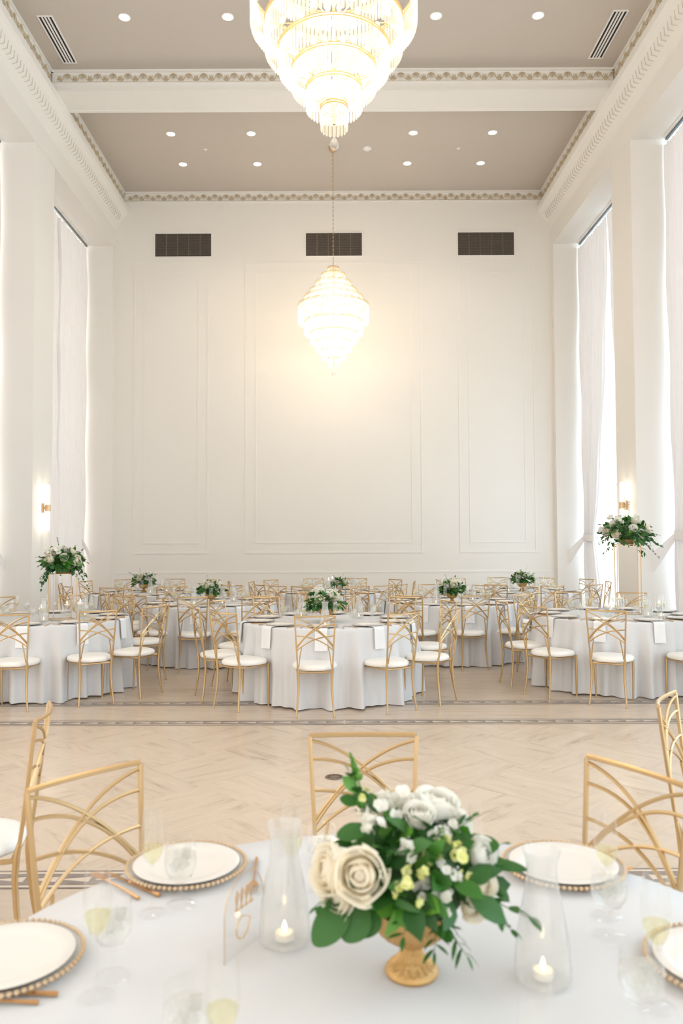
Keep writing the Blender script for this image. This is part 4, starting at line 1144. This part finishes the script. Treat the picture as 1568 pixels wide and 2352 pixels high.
# the big foreground arrangement
def near_arrangement():
    rnd = random.Random(5); O = Vector((.147, 1.565, .7605)); r = empty('flower_arrangement'); r.location = O
    footed_bowl(r)
    W = lambda x, y, z: Vector((x, y, z)) - O
    f = MB(); f.sphere((0.01, 0, .165), .085, 14, 10, (1.1, 1, .8)); f.build('moss_core', M['foam'], r)
    C = Vector((.01, .0, .185))
    for nm, mat, n, ln, wd, sd in (('foliage', 'leaf', 85, .066, .019, 1), ('light_foliage', 'leaf2', 34, .06, .017, 2), ('narrow_foliage', 'leaf', 60, .06, .009, 3)):
        m_ = MB(); mass(m_, C, .145, .095, n, ln, wd, random.Random(sd), -.12); m_.build(nm, M[mat], r)
    def rose(p, R, ax, mat, sd, nm='rose'):
        q = rose_builder(sd, R)(); oriented(q, W(*p), ax, sd); return q.build(nm, M[mat], r, True, 180)
    rose((.046, 1.445, .995), .045, (-.15, -1, .35), 'rose', 1)
    rose((-.012, 1.50, .985), .042, (-.9, -.5, .3), 'rose', 2)
    rose((.005, 1.49, .935), .034, (-.6, -.7, -.1), 'rose', 3)
    rose((.205, 1.62, 1.065), .044, (.2, -.2, 1), 'whiteflower', 4)
    rose((.272, 1.505, .948), .030, (.5, -.8, .1), 'rose', 5)
    rose((.280, 1.535, .998), .029, (.7, -.7, .4), 'whiteflower', 6)
    rose((.258, 1.50, .915), .027, (.3, -.9, -.2), 'rose', 7)
    rose((.09, 1.68, 1.03), .038, (-.2, .8, .6), 'rose', 8)
    rose((.25, 1.68, 1.00), .036, (.5, .8, .5), 'whiteflower', 9)
    def cl(p, R, n, mat, sd, nm):
        q = MB(); blossom_mesh(q, W(*p), R, n, sd); q.build(nm, M[mat], r, True, 180)
    cl((.091, 1.58, 1.056), .038, 12, 'whiteflower', 1, 'blossom_cluster'); cl((.135, 1.60, 1.070), .034, 10, 'whiteflower', 2, 'blossom_cluster')
    cl((.162, 1.60, 1.045), .032, 10, 'whiteflower', 3, 'blossom_cluster'); cl((.125, 1.475, 1.020), .026, 8, 'whiteflower', 4, 'blossom_cluster')
    cl((.199, 1.53, 1.022), .026, 8, 'whiteflower', 5, 'blossom_cluster'); cl((.197, 1.475, .980), .026, 8, 'whiteflower', 6, 'blossom_cluster')
    cl((.208, 1.46, .940), .025, 7, 'whiteflower', 7, 'blossom_cluster')
    cl((.223, 1.50, 1.005), .027, 9, 'yellowflower', 8, 'snapdragon_bloom'); cl((.140, 1.44, .997), .024, 8, 'yellowflower', 9, 'snapdragon_bloom')
    cl((.127, 1.435, .966), .026, 8, 'yellowflower', 10, 'snapdragon_bloom'); cl((.185, 1.49, 1.005), .020, 6, 'yellowflower', 11, 'snapdragon_bloom')
    cl((.06, 1.60, 1.085), .018, 6, 'yellowflower', 12, 'snapdragon_bloom')
    cl((.075, 1.53, 1.045), .024, 8, 'whiteflower', 13, 'blossom_cluster'); cl((.235, 1.57, 1.040), .026, 9, 'whiteflower', 14, 'blossom_cluster')
    cl((.300, 1.57, .985), .020, 7, 'whiteflower', 15, 'blossom_cluster'); cl((.165, 1.47, .955), .022, 7, 'whiteflower', 16, 'blossom_cluster')
    cl((.245, 1.49, .965), .020, 7, 'yellowflower', 17, 'snapdragon_bloom'); cl((.205, 1.50, 1.030), .018, 6, 'yellowflower', 18, 'snapdragon_bloom')
    cl((.288, 1.52, .900), .016, 6, 'yellowflower', 19, 'snapdragon_bloom')
    rose((.165, 1.56, 1.062), .030, (0, -.5, 1), 'whiteflower', 10)
    # tall bud spike
    s = MB(); pts = [W(.062, 1.60, 1.03), W(.052, 1.60, 1.10), W(.032, 1.60, 1.17)]; s.tube([tuple(p) for p in pts], [.003, .0025, .0012], 5)
    for k in range(26):
        t = k / 25; p = pts[1].lerp(pts[2], t) if t > .3 else pts[0].lerp(pts[1], .5 + t); a_ = k * 2.4
        s.sphere(tuple(p + Vector((cos(a_), sin(a_), .2)) * .007 * (1.15 - t)), .0062 * (1.15 - t * .8), 6, 5, (1, 1, 1.4))
    s.build('bud_spike', M['leaf2'], r)
    # individual large leaves
    big = [((.035, 1.49, .935), (-.045, 1.46, .865), .033), ((.06, 1.49, .93), (.014, 1.455, .873), .034), ((.075, 1.50, .925), (.045, 1.46, .878), .030), ((.10, 1.50, .935), (.085, 1.465, .912), .022),
           ((.00, 1.55, 1.01), (-.045, 1.54, .955), .020), ((.07, 1.55, 1.04), (.0, 1.55, 1.03), .020), ((.27, 1.56, .975), (.375, 1.55, .965), .013), ((.25, 1.56, 1.0), (.315, 1.54, 1.015), .022),
           ((.14, 1.53, .97), (.185, 1.47, 1.02), .019), ((.12, 1.55, 1.02), (.14, 1.50, 1.055), .018), ((.14, 1.50, .92), (.165, 1.455, .925), .026), ((.23, 1.54, .97), (.285, 1.50, .975), .026),
           ((.05, 1.60, 1.09), (.018, 1.59, 1.128), .014), ((.055, 1.60, 1.06), (.058, 1.59, 1.10), .015), ((.05, 1.60, 1.07), (.01, 1.6, 1.085), .014), ((.09, 1.6, 1.05), (.07, 1.59, 1.095), .014),
           ((.285, 1.55, .955), (.33, 1.52, .915), .013), ((.16, 1.55, .90), (.21, 1.46, .875), .018), ((.06, 1.47, .97), (.02, 1.44, .99), .018)]
    for i, (p0, p1, wd) in enumerate(big):
        q = MB(); d = Vector(p1) - Vector(p0); leaf(q, W(*p0), d, d.length * 1.05, wd, up=Vector((0, -.7, .7)), bend=.12, fold=.12)
        o_ = q.build('leaf', M['leaf2'] if i in (3, 8, 9, 12) else M['leaf'], r, True, 180)
        sm = o_.modifiers.new('smooth', 'SUBSURF'); sm.levels = 2; sm.render_levels = 2
    sprigs = [((.27, 1.53, .93), (.365, 1.51, .888), 6, .03, .012), ((.20, 1.52, .89), (.238, 1.48, .838), 9, .035, .005), ((.19, 1.52, .89), (.18, 1.47, .85), 8, .03, .005),
              ((.28, 1.58, .99), (.33, 1.58, 1.00), 4, .02, .006), ((.06, 1.60, 1.04), (.03, 1.60, 1.13), 5, .03, .012), ((.10, 1.52, 1.0), (.12, 1.46, 1.03), 8, .03, .006), ((.24, 1.52, .93), (.33, 1.50, .87), 8, .028, .006), ((.03, 1.50, .95), (-.03, 1.47, .93), 7, .028, .007), ((.22, 1.55, 1.03), (.26, 1.52, 1.07), 7, .026, .006), ((.17, 1.50, .92), (.20, 1.45, .90), 7, .03, .006), ((.14, 1.5, .93), (.12, 1.42, .90), 6, .035, .007)]
    for sp in sprigs:
        q = MB(); sprig(q, W(*sp[0]), W(*sp[1]), sp[2], sp[3], sp[4], rnd, .01); q.build('leaf_sprig', M['leaf'], r, True, 180)
    return tag(r, 'large white rose and greenery centrepiece in a gold footed bowl, foreground table', 'flower arrangement')
near_arrangement()
